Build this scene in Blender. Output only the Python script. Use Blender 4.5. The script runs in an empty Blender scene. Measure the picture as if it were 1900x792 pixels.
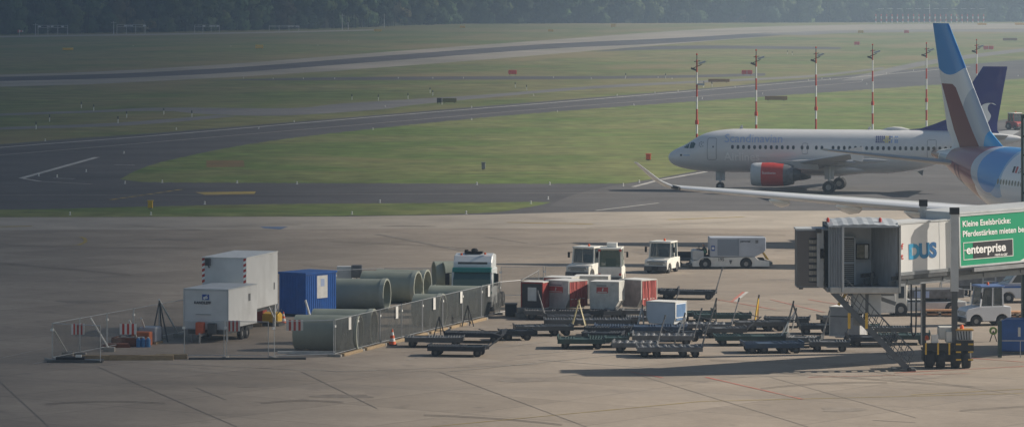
import bpy, bmesh, math, random
from mathutils import Vector, Matrix
random.seed(7)
R = math.radians
sc = bpy.context.scene
C = sc.collection
# ------------------------------------------------------------------ camera
F = 7700.0; HC = 20.0; PY = -34.0
cam = bpy.data.cameras.new('camera'); camo = bpy.data.objects.new('camera', cam); C.objects.link(camo)
camo.location = (0, 0, HC); camo.rotation_euler = (R(90), 0, 0)
cam.sensor_width = 36; cam.lens = 36 * F / 1900; cam.shift_y = -430 / 1900
cam.clip_start = 1; cam.clip_end = 12000
sc.camera = camo
def G(px, py):
    Y = F * HC / (py - PY); return ((px - 950) * Y / F, Y)
def PX(X, Y, Z=0): return (950 + F * X / Y, PY + F * (HC - Z) / Y)
# ------------------------------------------------------------------ materials
MATS = {}
def nd(nt, t, **kw):
    n = nt.nodes.new(t)
    for k, v in kw.items():
        if k in n.inputs.keys() if isinstance(k, str) else False: n.inputs[k].default_value = v
        else: setattr(n, k, v)
    return n
def mat(name, col, rough=.55, metal=0, var=.12, scale=3.0, dirt=0, dirtcol=(.06,.05,.045), alpha=None, emit=None, coat=0, stretch=None, trans=0):
    if name in MATS: return MATS[name]
    m = bpy.data.materials.new(name); m.use_nodes = True; nt = m.node_tree; L = nt.links.new
    b = nt.nodes['Principled BSDF']; b.inputs['Roughness'].default_value = rough; b.inputs['Metallic'].default_value = metal
    b.inputs['Coat Weight'].default_value = coat
    tc = nd(nt, 'ShaderNodeTexCoord'); mp = nd(nt, 'ShaderNodeMapping'); L(tc.outputs['Object'], mp.inputs[0])
    if stretch: mp.inputs['Scale'].default_value = stretch
    nz = nd(nt, 'ShaderNodeTexNoise'); nz.inputs['Scale'].default_value = scale; nz.inputs['Detail'].default_value = 6
    L(mp.outputs[0], nz.inputs['Vector'])
    mr = nd(nt, 'ShaderNodeMapRange'); mr.inputs[1].default_value = .3; mr.inputs[2].default_value = .7
    mr.inputs[3].default_value = 1 - var; mr.inputs[4].default_value = 1 + var; L(nz.outputs[0], mr.inputs[0])
    vm = nd(nt, 'ShaderNodeVectorMath', operation='MULTIPLY'); vm.inputs[0].default_value = col[:3]; L(mr.outputs[0], vm.inputs[1])
    out = vm.outputs[0]
    if dirt:
        n2 = nd(nt, 'ShaderNodeTexNoise'); n2.inputs['Scale'].default_value = scale * .6; n2.inputs['Detail'].default_value = 8; n2.inputs['Roughness'].default_value = .65
        L(mp.outputs[0], n2.inputs['Vector'])
        r2 = nd(nt, 'ShaderNodeMapRange'); r2.inputs[1].default_value = .5; r2.inputs[2].default_value = .72; r2.inputs[4].default_value = dirt; L(n2.outputs[0], r2.inputs[0])
        mx = nd(nt, 'ShaderNodeMix', data_type='RGBA'); L(r2.outputs[0], mx.inputs[0]); L(out, mx.inputs[6]); mx.inputs[7].default_value = (*dirtcol, 1); out = mx.outputs[2]
    L(out, b.inputs['Base Color'])
    if alpha is not None: b.inputs['Alpha'].default_value = alpha
    if trans: b.inputs['Transmission Weight'].default_value = trans
    if emit: b.inputs['Emission Color'].default_value = (*emit[0], 1); b.inputs['Emission Strength'].default_value = emit[1]
    MATS[name] = m; return m
def glass(name, col=(.03,.04,.045), rough=.08, alpha=None): return mat(name, col, rough, 0, .05, 1, coat=.5, alpha=alpha)
M_white = mat('white paint', (.74,.74,.71), .4, 0, .07, 1.5, dirt=.35, dirtcol=(.3,.28,.24))
M_cream = mat('cream paint', (.80,.79,.73), .4, 0, .07, 1.5, dirt=.35, dirtcol=(.3,.28,.24))
M_lgrey = mat('light grey paint', (.52,.54,.55), .5, 0, .08, 1.5, dirt=.3, dirtcol=(.25,.24,.22))
M_grey = mat('grey paint', (.26,.27,.28), .55, .1, .12, 2, dirt=.3)
M_dgrey = mat('dark grey metal', (.09,.095,.10), .5, .3, .2, 3, dirt=.3)
M_black = mat('black rubber', (.018,.018,.02), .75, 0, .3, 4)
M_hub = mat('wheel hub metal', (.35,.35,.35), .45, .4, .2, 6, dirt=.5)
M_steel = mat('galvanised steel', (.45,.46,.47), .4, .5, .15, 4)
M_navy = mat('dark navy steel', (.014,.020,.032), .5, .2, .3, 3, dirt=.3, dirtcol=(.10,.09,.08))
M_teal = mat('teal painted steel', (.026,.062,.058), .5, .1, .25, 3, dirt=.4, dirtcol=(.09,.08,.07))
M_mid = mat('worn grey steel', (.16,.165,.175), .5, .3, .3, 3, dirt=.4, dirtcol=(.07,.06,.05))
M_red = mat('red paint', (.52,.045,.03), .45, 0, .1, 2)
M_dred = mat('faded red tarpaulin', (.34,.065,.055), .7, 0, .25, 3, stretch=(4,4,.6))
M_orange = mat('orange plastic', (.75,.12,.03), .5, 0, .1, 3)
M_yellow = mat('yellow paint', (.68,.42,.04), .5, 0, .12, 3, dirt=.3)
M_blue = mat('blue container paint', (.012,.10,.38), .45, 0, .12, 2, dirt=.25, dirtcol=(.03,.06,.14))
M_glass = glass('dark window glass')
M_cglass = glass('see-through cab glass', (.05,.07,.075), .06, .55)
M_tglass = glass('teal window glass', (.03,.09,.09))
M_wsheet = mat('white weathered sheet', (.7,.69,.66), .7, 0, .1, 3)
M_wood = mat('weathered timber', (.33,.24,.14), .8, 0, .25, 3, stretch=(1,1,6))
M_conc = mat('concrete block', (.30,.28,.25), .85, 0, .2, 4)
M_pipe = mat('green grey pipe laminate', (.34,.36,.285), .5, 0, .10, .8, dirt=.45, dirtcol=(.17,.18,.13))
M_pipein = mat('pale pipe socket', (.36,.38,.32), .6, 0, .12, 1)
# ------------------------------------------------------------------ mesh builder
class MB:
    def __init__(s): s.v = []; s.f = []; s.m = []; s.mi = 0; s.M = Matrix.Identity(4)
    def add(s, vs, fs):
        b = len(s.v); s.v += [tuple(s.M @ Vector(v)) for v in vs]
        for f in fs: s.f.append([b + i for i in f]); s.m.append(s.mi)
        return s
    def box(s, x0, x1, y0, y1, z0, z1):
        return s.add([(x0,y0,z0),(x1,y0,z0),(x1,y1,z0),(x0,y1,z0),(x0,y0,z1),(x1,y0,z1),(x1,y1,z1),(x0,y1,z1)],
              [(0,3,2,1),(4,5,6,7),(0,1,5,4),(1,2,6,5),(2,3,7,6),(3,0,4,7)])
    def tube(s, p, q, r, n=8, r2=None, cap=True):
        p = Vector(p); q = Vector(q); d = (q - p)
        if d.length < 1e-6: return s
        d.normalize(); a = d.orthogonal().normalized(); b = d.cross(a); r2 = r if r2 is None else r2
        vs = []
        for c, rr in ((p, r), (q, r2)):
            for i in range(n):
                t = 2*math.pi*(i+.5)/n; vs.append(c + (a*math.cos(t) + b*math.sin(t))*rr)
        fs = [(i, (i+1)%n, n+(i+1)%n, n+i) for i in range(n)]
        if cap: fs += [tuple(range(n))[::-1], tuple(range(n, 2*n))]
        return s.add(vs, fs)
    def bar(s, p, q, w, h):
        p = Vector(p); q = Vector(q); d = (q-p).normalized(); up = Vector((0,0,1))
        if abs(d.z) > .99: up = Vector((0,1,0))
        a = d.cross(up).normalized()*w/2; b = a.cross(d).normalized()*h/2
        vs = [p-a-b,p+a-b,p+a+b,p-a+b,q-a-b,q+a-b,q+a+b,q-a+b]
        return s.add(vs, [(0,3,2,1),(4,5,6,7),(0,1,5,4),(1,2,6,5),(2,3,7,6),(3,0,4,7)])
    def loft(s, rings, cap=True, closed=True):
        n = len(rings[0]); vs = [p for r in rings for p in r]; fs = []
        for k in range(len(rings)-1):
            for i in range(n if closed else n-1):
                j = (i+1) % n; fs.append((k*n+i, k*n+j, (k+1)*n+j, (k+1)*n+i))
        if cap: fs += [tuple(range(n))[::-1], tuple(range((len(rings)-1)*n, len(rings)*n))]
        return s.add(vs, fs)
    def lathe(s, prof, n=24, axis='x', c=(0,0,0)):   # prof: (along, radius)
        rings = []
        for (a, r) in prof:
            ring = []
            for i in range(n):
                t = 2*math.pi*i/n; u, w = r*math.cos(t), r*math.sin(t)
                ring.append({'x':(c[0]+a,c[1]+u,c[2]+w),'y':(c[0]+u,c[1]+a,c[2]+w),'z':(c[0]+u,c[1]+w,c[2]+a)}[axis])
            rings.append(ring)
        return s.loft(rings, cap=False)
    def prism(s, pts, a0, a1, axis='x'):
        def P(a, u, w): return {'x':(a,u,w),'y':(u,a,w),'z':(u,w,a)}[axis]
        n = len(pts); vs = [P(a0,*p) for p in pts] + [P(a1,*p) for p in pts]
        fs = [(i,(i+1)%n,n+(i+1)%n,n+i) for i in range(n)] + [tuple(range(n))[::-1], tuple(range(n,2*n))]
        return s.add(vs, fs)
    def build(s, name, mt, parent=None, loc=None, rz=0, smooth=False, bevel=0, ang=35):
        me = bpy.data.meshes.new(name); me.from_pydata(s.v, [], s.f)
        mts = mt if isinstance(mt, (list, tuple)) else [mt]
        for m in mts: me.materials.append(m)
        if len(mts) > 1: me.polygons.foreach_set('material_index', s.m)
        bm = bmesh.new(); bm.from_mesh(me)
        if bevel: bmesh.ops.bevel(bm, geom=bm.edges[:], offset=bevel, segments=1, affect='EDGES', clamp_overlap=True)
        bmesh.ops.recalc_face_normals(bm, faces=bm.faces); bm.to_mesh(me); bm.free()
        if smooth:
            me.shade_smooth()
            me.set_sharp_from_angle(angle=R(ang))
        o = bpy.data.objects.new(name, me); C.objects.link(o)
        if parent: o.parent = parent
        if loc is not None: o.location = loc
        if rz: o.rotation_euler[2] = rz
        return o
def tag(o, label=None, cat=None, group=None, kind=None):
    if label: o['label'] = label
    if cat: o['category'] = cat
    if group: o['group'] = group
    if kind: o['kind'] = kind
    return o
def thing(name, label, cat, loc, rz=0, group=None):
    o = bpy.data.objects.new(name, None); C.objects.link(o); o.location = (loc[0], loc[1], loc[2] if len(loc) > 2 else 0)
    o.rotation_euler[2] = R(rz); o.empty_display_size = .5
    return tag(o, label, cat, group)
def copy_tree(o, parent=None):
    c = o.copy(); C.objects.link(c)
    if parent: c.parent = parent
    for ch in list(o.children): copy_tree(ch, c)
    return c
def wheel(parent, x, y, r, w, axis='x', name='wheel', hub=True, hubmat=None):
    """wheel with its own hub sub-part; axle along axis"""
    b = MB(); b.lathe([(-w/2, r*.45), (-w/2, r*.9), (-w*.38, r), (w*.38, r), (w/2, r*.9), (w/2, r*.45)], 20, axis, (0,0,0))
    o = b.build(name, M_black, parent, (x, y, r), smooth=True)
    if hub:
        h = MB(); h.lathe([(-w*.42, 0.001), (-w*.42, r*.2), (-w*.36, r*.25), (-w*.36, r*.5), (w*.36, r*.5), (w*.36, r*.25), (w*.42, r*.2), (w*.42, .001)], 14, axis)
        h.build('hub', hubmat or M_hub, o)
    return o
def text(body, size, mt, parent, M, name='lettering', ext=.004, bold=0, align='LEFT', sx=1, proj=None, sub=0, font=None):
    """lettering drawn in the local XY plane, then moved by matrix M (or by proj)"""
    cu = bpy.data.curves.new(name, 'FONT'); cu.body = body; cu.size = size; cu.align_x = align; cu.offset = bold; cu.extrude = 0 if proj else ext
    cu.resolution_u = 4
    t = bpy.data.objects.new('tmp', cu); C.objects.link(t)
    dg = bpy.context.evaluated_depsgraph_get(); me = bpy.data.meshes.new_from_object(t.evaluated_get(dg)); me.name = name
    bpy.data.objects.remove(t); bpy.data.curves.remove(cu)
    bm = bmesh.new(); bm.from_mesh(me)
    if proj:
        bmesh.ops.triangulate(bm, faces=bm.faces)
        for _ in range(sub): bmesh.ops.subdivide_edges(bm, edges=bm.edges[:], cuts=1); bmesh.ops.triangulate(bm, faces=bm.faces)
    for v in bm.verts:
        p = Vector((v.co.x*sx, v.co.y, v.co.z)); v.co = proj(p) if proj else (M @ p)
    bm.to_mesh(me); bm.free(); me.materials.clear(); me.materials.append(mt)
    o = bpy.data.objects.new(name, me); C.objects.link(o); o.parent = parent
    return o
def face_M(x, y, z, rz=0):   # a plane facing local -y, letters reading towards +x
    return Matrix.Translation((x, y, z)) @ Matrix.Rotation(R(rz), 4, 'Z') @ Matrix.Rotation(R(90), 4, 'X')
# ------------------------------------------------------------------ world, sun
SUN_AZ, SUN_EL = 12.0, 30.0          # azimuth measured from +X towards +Y
w = bpy.data.worlds.new('World'); sc.world = w; w.use_nodes = True; nt = w.node_tree
sky = nt.nodes.new('ShaderNodeTexSky'); sky.sky_type = 'NISHITA'; sky.sun_disc = False
sky.sun_elevation = R(SUN_EL); sky.sun_rotation = R(90 - SUN_AZ); sky.air_density = 1.2; sky.dust_density = 1.3; sky.ozone_density = .8
bg = nt.nodes['Background']; bg.inputs[1].default_value = SKY = .058
nt.links.new(sky.outputs[0], bg.inputs[0])
sd = bpy.data.lights.new('sun', 'SUN'); sd.energy = 5.0; sd.angle = R(.5); sd.color = (1, .91, .78)
so = bpy.data.objects.new('sun', sd); C.objects.link(so)
sv = Vector((math.cos(R(SUN_EL))*math.cos(R(SUN_AZ)), math.cos(R(SUN_EL))*math.sin(R(SUN_AZ)), math.sin(R(SUN_EL))))
so.rotation_euler = sv.to_track_quat('Z', 'Y').to_euler()
sc.view_settings.view_transform = 'Standard'; sc.view_settings.look = 'None'; sc.view_settings.gamma = 1; sc.view_settings.exposure = 0.35
sc.cycles.max_bounces = 6; sc.cycles.transparent_max_bounces = 12; sc.cycles.volume_bounces = 0
sc.cycles.use_denoising = True
# ------------------------------------------------------------------ ground
def ground_mat(name, base, col2, s1, s2, extra=None, rough=.9, mixlo=.35, mixhi=.65, stretch=(1,1,1), rot=0, fine=.12, fines=1.2):
    m = bpy.data.materials.new(name); m.use_nodes = True; nt = m.node_tree; L = nt.links.new
    b = nt.nodes['Principled BSDF']; b.inputs['Roughness'].default_value = rough; b.inputs['Specular IOR Level'].default_value = .25
    g = nd(nt, 'ShaderNodeNewGeometry'); mp = nd(nt, 'ShaderNodeMapping'); L(g.outputs['Position'], mp.inputs[0])
    mp.inputs['Scale'].default_value = stretch; mp.inputs['Rotation'].default_value = (0,0,R(rot))
    def noise(sc_, det=5, ro=.55, dist=0):
        n = nd(nt, 'ShaderNodeTexNoise'); n.inputs['Scale'].default_value = sc_; n.inputs['Detail'].default_value = det
        n.inputs['Roughness'].default_value = ro; n.inputs['Distortion'].default_value = dist; L(mp.outputs[0], n.inputs['Vector']); return n.outputs[0]
    def rng(i, a, b_, c, d):
        r = nd(nt, 'ShaderNodeMapRange'); r.inputs[1].default_value = a; r.inputs[2].default_value = b_; r.inputs[3].default_value = c; r.inputs[4].default_value = d; L(i, r.inputs[0]); return r.outputs[0]
    mx = nd(nt, 'ShaderNodeMix', data_type='RGBA'); L(rng(noise(s1, 6, .6, .4), mixlo, mixhi, 0, 1), mx.inputs[0]); mx.inputs[6].default_value = (*base,1); mx.inputs[7].default_value = (*col2,1)
    a = rng(noise(s2, 6, .6), .3, .7, .86, 1.14); f = rng(noise(fines, 4, .6), .3, .7, 1-fine, 1+fine)
    mu = nd(nt, 'ShaderNodeMath', operation='MULTIPLY'); L(a, mu.inputs[0]); L(f, mu.inputs[1])
    vm = nd(nt, 'ShaderNodeVectorMath', operation='SCALE'); L(mx.outputs[2], vm.inputs[0]); L(mu.outputs[0], vm.inputs['Scale'])
    out = vm.outputs[0]
    if extra: out = extra(nt, L, out, g)
    L(out, b.inputs['Base Color']); return m
def slabs(size, col, width, rot, strength=.5):
    def ex(nt, L, out, g):
        mp = nd(nt, 'ShaderNodeMapping'); L(g.outputs['Position'], mp.inputs[0]); mp.inputs['Rotation'].default_value = (0,0,R(rot)); mp.inputs['Scale'].default_value = (1/size[0], 1/size[1], 1)
        sp = nd(nt, 'ShaderNodeSeparateXYZ'); L(mp.outputs[0], sp.inputs[0]); res = None
        for k in (0, 1):
            fr = nd(nt, 'ShaderNodeMath', operation='FRACT'); L(sp.outputs[k], fr.inputs[0])
            lt = nd(nt, 'ShaderNodeMath', operation='LESS_THAN'); L(fr.outputs[0], lt.inputs[0]); lt.inputs[1].default_value = width/size[k]
            if res is None: res = lt.outputs[0]
            else:
                mm = nd(nt, 'ShaderNodeMath', operation='MAXIMUM'); L(res, mm.inputs[0]); L(lt.outputs[0], mm.inputs[1]); res = mm.outputs[0]
        # each slab poured with its own tone
        fl = nd(nt, 'ShaderNodeVectorMath', operation='FLOOR'); L(mp.outputs[0], fl.inputs[0])
        wn = nd(nt, 'ShaderNodeTexWhiteNoise'); L(fl.outputs[0], wn.inputs['Vector'])
        r = nd(nt, 'ShaderNodeMapRange'); r.inputs[3].default_value = .92; r.inputs[4].default_value = 1.07; L(wn.outputs['Value'], r.inputs[0])
        vs = nd(nt, 'ShaderNodeVectorMath', operation='SCALE'); L(out, vs.inputs[0]); L(r.outputs[0], vs.inputs['Scale'])
        st = nd(nt, 'ShaderNodeMath', operation='MULTIPLY'); L(res, st.inputs[0]); st.inputs[1].default_value = strength
        mx = nd(nt, 'ShaderNodeMix', data_type='RGBA'); L(st.outputs[0], mx.inputs[0]); L(vs.outputs[0], mx.inputs[6]); mx.inputs[7].default_value = (*col,1)
        return mx.outputs[2]
    return ex
def streaks(col, s, rot, lo=.55, hi=.75, amt=.6, st=(1,.05,1)):
    def ex(nt, L, out, g):
        mp = nd(nt, 'ShaderNodeMapping', vector_type='POINT'); L(g.outputs['Position'], mp.inputs[0]); mp.inputs['Rotation'].default_value = (0,0,R(rot)); 
        m2 = nd(nt, 'ShaderNodeMapping'); L(mp.outputs[0], m2.inputs[0]); m2.inputs['Scale'].default_value = st
        n = nd(nt, 'ShaderNodeTexNoise'); n.inputs['Scale'].default_value = s; n.inputs['Detail'].default_value = 5; L(m2.outputs[0], n.inputs['Vector'])
        r = nd(nt, 'ShaderNodeMapRange'); r.inputs[1].default_value = lo; r.inputs[2].default_value = hi; r.inputs[4].default_value = amt; L(n.outputs[0], r.inputs[0])
        mx = nd(nt, 'ShaderNodeMix', data_type='RGBA'); L(r.outputs[0], mx.inputs[0]); L(out, mx.inputs[6]); mx.inputs[7].default_value = (*col,1); return mx.outputs[2]
    return ex
def chain(*fs):
    def ex(nt, L, out, g):
        for f in fs: out = f(nt, L, out, g)
        return out
    return ex
GM_grass = ground_mat('airfield grass', (.118,.150,.042), (.180,.172,.070), .012, .06, streaks((.25,.19,.10), .03, 8, .48, .66, .7, (1,.25,1)), fine=.38, fines=.16, mixlo=.42, mixhi=.58)
GM_grass2 = ground_mat('mown grass island', (.118,.168,.042), (.175,.188,.066), .035, .12, streaks((.23,.19,.085), .07, -70, .55, .75, .5, (1,.3,1)), fine=.38, fines=.3, mixlo=.42, mixhi=.58)
GM_apron = ground_mat('apron concrete', (.340,.284,.228), (.272,.228,.185), .03, .2, chain(streaks((.12,.105,.09), .55, 15, .66, .80, .5, (1,.8,1)), streaks((.16,.145,.13), .18, -78, .56, .80, .45, (1,.06,1)), streaks((.2,.17,.15), .9, -20, .60, .75, .4, (1,.35,1)), slabs((7.5,7.5), (.13,.115,.10), .08, 38, .6)), fine=.07, fines=2.0)
GM_edge = ground_mat('pale edge concrete', (.42,.365,.30), (.35,.305,.255), .05, .2, streaks((.2,.175,.15), .15, -88, .58, .78, .4, (1,.05,1)), fine=.06)
GM_asph = ground_mat('taxiway asphalt', (.088,.086,.090), (.115,.110,.110), .03, .15, streaks((.055,.053,.057), .12, 63, .5, .7, .5, (1,.05,1)), fine=.08)
GM_asph2 = ground_mat('taxiway turning asphalt', (.105,.102,.105), (.135,.128,.125), .04, .2, streaks((.07,.068,.07), .2, -80, .5, .75, .5, (1,.08,1)), fine=.08)
GM_rwc = ground_mat('runway concrete', (.36,.32,.275), (.25,.23,.19), .02, .1, streaks((.2,.19,.18), .08, 78, .5, .7, .4, (1,.04,1)))
GM_rub = ground_mat('rubber marked runway', (.068,.066,.078), (.10,.095,.10), .03, .1, streaks((.15,.14,.13), .1, 78, .6, .8, .4, (1,.02,1)))
GM_path = ground_mat('grey service road', (.21,.20,.19), (.165,.16,.155), .02, .1)
GM_wline = ground_mat('worn white marking', (.55,.54,.5), (.36,.34,.32), .5, 1.5)
GM_fline = ground_mat('faded white marking', (.40,.37,.33), (.30,.27,.24), .5, 1.5)
GM_yline = ground_mat('worn yellow marking', (.42,.30,.06), (.32,.25,.12), .5, 1.5)
GM_rline = ground_mat('worn red marking', (.50,.12,.09), (.40,.24,.19), .5, 1.5)
GM_bline = ground_mat('worn blue marking', (.10,.18,.34), (.2,.22,.26), .8, 1.5)
GM_tar = ground_mat('dark tar seam', (.21,.18,.155), (.28,.245,.21), .5, 1.5)
GM_tan = ground_mat('bare tan strip', (.20,.13,.05), (.15,.11,.05), .05, .3)
def jag(pts, amp=.5, seed=1):
    r_ = random.Random(seed); out = []
    for (x0,y0),(x1,y1) in zip(pts, pts[1:]):
        n = max(1, int(abs(x1-x0)/5))
        for k in range(n): out.append((x0+(x1-x0)*k/n, y0+(y1-y0)*k/n + r_.uniform(-amp,amp)))
    return out + [pts[-1]]
def sheet(name, pts, mt, z, kind='structure', world=False):
    P = pts if world else [G(*p) for p in pts]
    bm = bmesh.new(); vs = [bm.verts.new((x, y, z)) for x, y in P]; f = bm.faces.new(vs)
    if f.normal.z < 0: f.normal_flip()
    me = bpy.data.meshes.new(name); bm.normal_update(); bm.to_mesh(me); bm.free(); me.materials.append(mt)
    if me.polygons[0].normal.z < 0: me.flip_normals()
    o = bpy.data.objects.new(name, me); C.objects.link(o); o['kind'] = kind; return o
def smooth(pts, n=6):
    out = []; m = len(pts)
    for i in range(m-1):
        p0 = pts[max(i-1,0)]; p1 = pts[i]; p2 = pts[i+1]; p3 = pts[min(i+2,m-1)]
        for k in range(n):
            t = k/n; out.append(tuple(.5*((2*p1[a]) + (-p0[a]+p2[a])*t + (2*p0[a]-5*p1[a]+4*p2[a]-p3[a])*t*t + (-p0[a]+3*p1[a]-3*p2[a]+p3[a])*t**3) for a in (0,1)))
    return out + [pts[-1]]
class Lines:                          # flat painted strips gathered in one marking object per colour
    def __init__(s): s.b = MB()
    def line(s, pts, w, z=.022, px=True, sm=0):
        P = [G(*p) for p in pts] if px else pts
        if sm: P = smooth(P, sm)
        for (x0,y0),(x1,y1) in zip(P, P[1:]):
            d = Vector((x1-x0, y1-y0)); 
            if d.length < 1e-6: continue
            n = Vector((-d.y, d.x)).normalized()*w/2; e = d.normalized()*w*.1*0
            s.b.add([(x0-n.x-e.x,y0-n.y-e.y,z),(x1-n.x+e.x,y1-n.y+e.y,z),(x1+n.x+e.x,y1+n.y+e.y,z),(x0+n.x-e.x,y0+n.y-e.y,z)], [(0,1,2,3)])
    def poly(s, pts, z=.022):
        P = [(*G(*p), z) for p in pts]; s.b.add(P, [tuple(range(len(P)))])
    def done(s, name, mt):
        o = s.b.build(name, mt); o['kind'] = 'structure'; return o
sheet('ground', [(-4000,-200),(4000,-200),(4000,5000),(-4000,5000)], GM_grass, 0, world=True)
up = smooth([(-700,330),(0,268),(300,246),(600,222),(900,197),(1290,166),(1560,141),(1900,111),(2600,60)], 4)
# asphalt taxiway field, down to the apron edge
sheet('taxiway', up + [(2900,250),(2900,420),(1000,420),(-900,420)], GM_asph, .004)
sheet('taxiway_turning_area', smooth([(1000,402),(1030,376),(1100,352),(1280,322),(1500,282),(1900,222),(2600,150)],4) + [(2900,300),(2900,420),(1000,420)], GM_asph2, .008)
isl = smooth([(222,333),(262,313),(330,294),(500,262),(800,228),(1100,202),(1500,174),(1900,146),(2500,100)],5)
sheet('grass_island', jag(isl, .45) + smooth([(2500,140),(1900,217),(1500,276),(1290,318),(1160,341)],4) + jag([(1160,341),(900,341),(600,340),(350,339),(262,338)], .5, 3), GM_grass2, .012)
sheet('apron_edge_strip', [(-1200,403.5),(0,403.5),(640,402),(900,398.5),(1060,394),(1300,392),(1900,390),(3200,388),(3200,432),(1900,428),(1300,424),(900,424),(400,426),(-1200,430)], GM_edge, .019)
sheet('grass_strip', jag(smooth([(-900,394),(0,389),(250,384),(500,379),(800,377),(1000,375),(1012,378),(960,388),(900,395),(700,400),(400,402),(0,403),(-900,403)],5), .4, 5), GM_grass2, .014)
sheet('apron', [(-3500,792*1.0)] and [(-1200,403.5),(0,403.5),(640,402),(900,398.5),(1060,394),(1300,392),(1900,390),(3200,388)] + [(9000,1500),(-9000,1500)], GM_apron, .016)
# runway with rubber-dark centre
sheet('runway', smooth([(-900,152),(0,139),(380,122),(700,98),(1000,76),(1300,55),(1600,46),(2300,42)],5) + smooth([(2300,52),(1600,56),(1400,70),(1200,86),(900,111),(600,133),(300,150),(0,161),(-900,175)],5), GM_rwc, .004)
sheet('runway_centre', smooth([(-900,157),(0,143),(380,129),(700,105),(1000,83),(1250,71),(1420,61)],5) + smooth([(1500,62),(1250,80),(1000,92),(700,115),(380,138),(0,151),(-900,165)],5), GM_rub, .012)
sheet('exit_taxiway', smooth([(380,150),(600,144),(900,142),(1200,141),(1420,136)],4)+smooth([(1420,141),(1200,146),(900,148),(600,149)],4), GM_asph, .010)
sheet('far_taxiway', smooth([(1100,96),(1200,87),(1330,85),(1560,88)],4)+smooth([(1560,92),(1330,91),(1200,93)],4), GM_asph, .010)
sheet('far_apron', smooth([(1380,64),(1560,57),(1900,54),(2500,50)],4)+smooth([(2500,70),(1900,60),(1600,61),(1500,66)],4), GM_path, .014)
sheet('service_road', smooth([(-300,220),(150,206),(300,200),(540,201),(640,192),(900,176),(1100,160),(1300,150),(1500,140),(1640,125)],4)+smooth([(1640,128),(1500,144),(1300,154),(1100,165),(900,182),(760,196),(700,204),(520,215),(380,212),(300,206),(150,210),(-300,226)],4), GM_path, .008)
sheet('service_road_lower', smooth([(-300,246),(0,236),(200,229),(400,214)],4)+smooth([(440,216),(240,233),(0,241),(-300,252)],4), GM_path, .010)
sheet('far_service_road', smooth([(1560,150),(1700,116),(1900,90),(2200,60)],4)+smooth([(2200,64),(1900,96),(1720,121),(1600,149)],4), GM_path, .009)
sheet('perimeter_road', smooth([(-300,72),(0,67),(400,61),(700,55)],4)+smooth([(700,57),(400,64),(0,70),(-300,75)],4), GM_fline, .012)
sheet('worn_grass_patch', [(383,298),(452,298),(454,310),(383,311)], GM_tan, .016)
Wm, Ym, Rm, Fm, Bm, Tm = Lines(), Lines(), Lines(), Lines(), Lines(), Lines()
Wm.line([(-300,300),(0,274),(300,251),(700,217),(1000,193),(1290,169)], .8, sm=5)
Wm.line([(1290,169),(1560,146),(1800,124)], .7, sm=4)
Fm.line([(-300,310),(0,288),(300,263),(700,229),(1000,203),(1290,180),(1600,152)], .5, sm=5)
Wm.line([(180,292),(40,331)], .7); Wm.line([(40,331),(75,337)], .5); Fm.line([(75,337),(170,342)], .5); Wm.line([(98,331),(138,332)], .5); Wm.line([(212,306),(250,307)], .5)
Wm.line([(1175,347),(1225,334),(1310,319)], .5); Wm.line([(1105,391),(1222,377)], .35); Fm.line([(400,362),(1150,358)], .35); Fm.line([(-200,362),(400,362)], .3)
for k in range(8): Ym.line([(206+k*17,371-k*2.5),(217+k*17,369.4-k*2.5)], .5)
Ym.poly([(362,357),(475,355.5),(472,360),(380,362)]); 
Ym.line([(-60,422),(60,420)], .8, .03); Ym.line([(146,455),(158,449),(157,443),(149,440)], .28, .03, sm=4); Ym.line([(118,456),(146,455)], .15, .03)
Ym.line([(940,413),(1100,416)], .6, .03); Ym.line([(1240,408),(1380,403)], .6, .03); Ym.line([(1568,392),(1625,378)], .3, .03)
Bm.poly([(482,421),(535,421),(520,426),(490,424)], .03)
def seams():
    for a, b_ in [((180,680),(440,792)),((-20,690),(100,800)),((365,720),(420,742)),((560,690),(700,758)),((815,690),(1110,800)),((0,466),(420,457)),((1160,688),(1500,792)),((1620,690),(1900,735)),((1430,700),(1700,775)),((-10,471),(36,468))]:
        Tm.line([a, b_], .055, .03)
    Tm.line([(700,435),(760,446),(860,466)], .5, .03, sm=3)
    for a, b_ in [((1000,455),(1120,446)),((900,440),(980,452)),((440,718),(480,718)),((1620,780),(1700,784))]: Tm.line([a, b_], .12, .03)
seams()
Km = Lines(); rt = random.Random(11)
for k in range(26):
    px = rt.uniform(-50,1800); py = rt.choice([rt.uniform(415,520), rt.uniform(640,780)]); L_ = rt.uniform(120,420); sl = rt.uniform(-.05,.09); c_ = rt.uniform(-18,18)
    P = [(px+L_*i/6, py+sl*L_*i/6+c_*(i/6)*(1-i/6)) for i in range(7)]
    for dy in (0, 1.9): Km.line([(a, b+dy) for a, b in P], .16, .026, sm=2)
for (px, py, w_, h_) in ((980,705,60,5),(1240,470,90,4),(640,735,70,5),(330,445,90,3),(1560,760,50,6),(760,420,60,2),(1080,600,80,4),(1450,520,40,3),(1690,700,60,5),(160,560,70,4)):
    Km.poly([(px+w_*math.cos(a)*(.8+.2*math.sin(3*a+px)), py+h_*math.sin(a)*(.8+.2*math.cos(2*a+py))) for a in [2*math.pi*i/18 for i in range(18)]], .024)
Km.done('tyre_marks_and_stains', ground_mat('tyre marks and oil stains', (.215,.182,.152), (.28,.24,.20), .25, 1.5))
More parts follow.
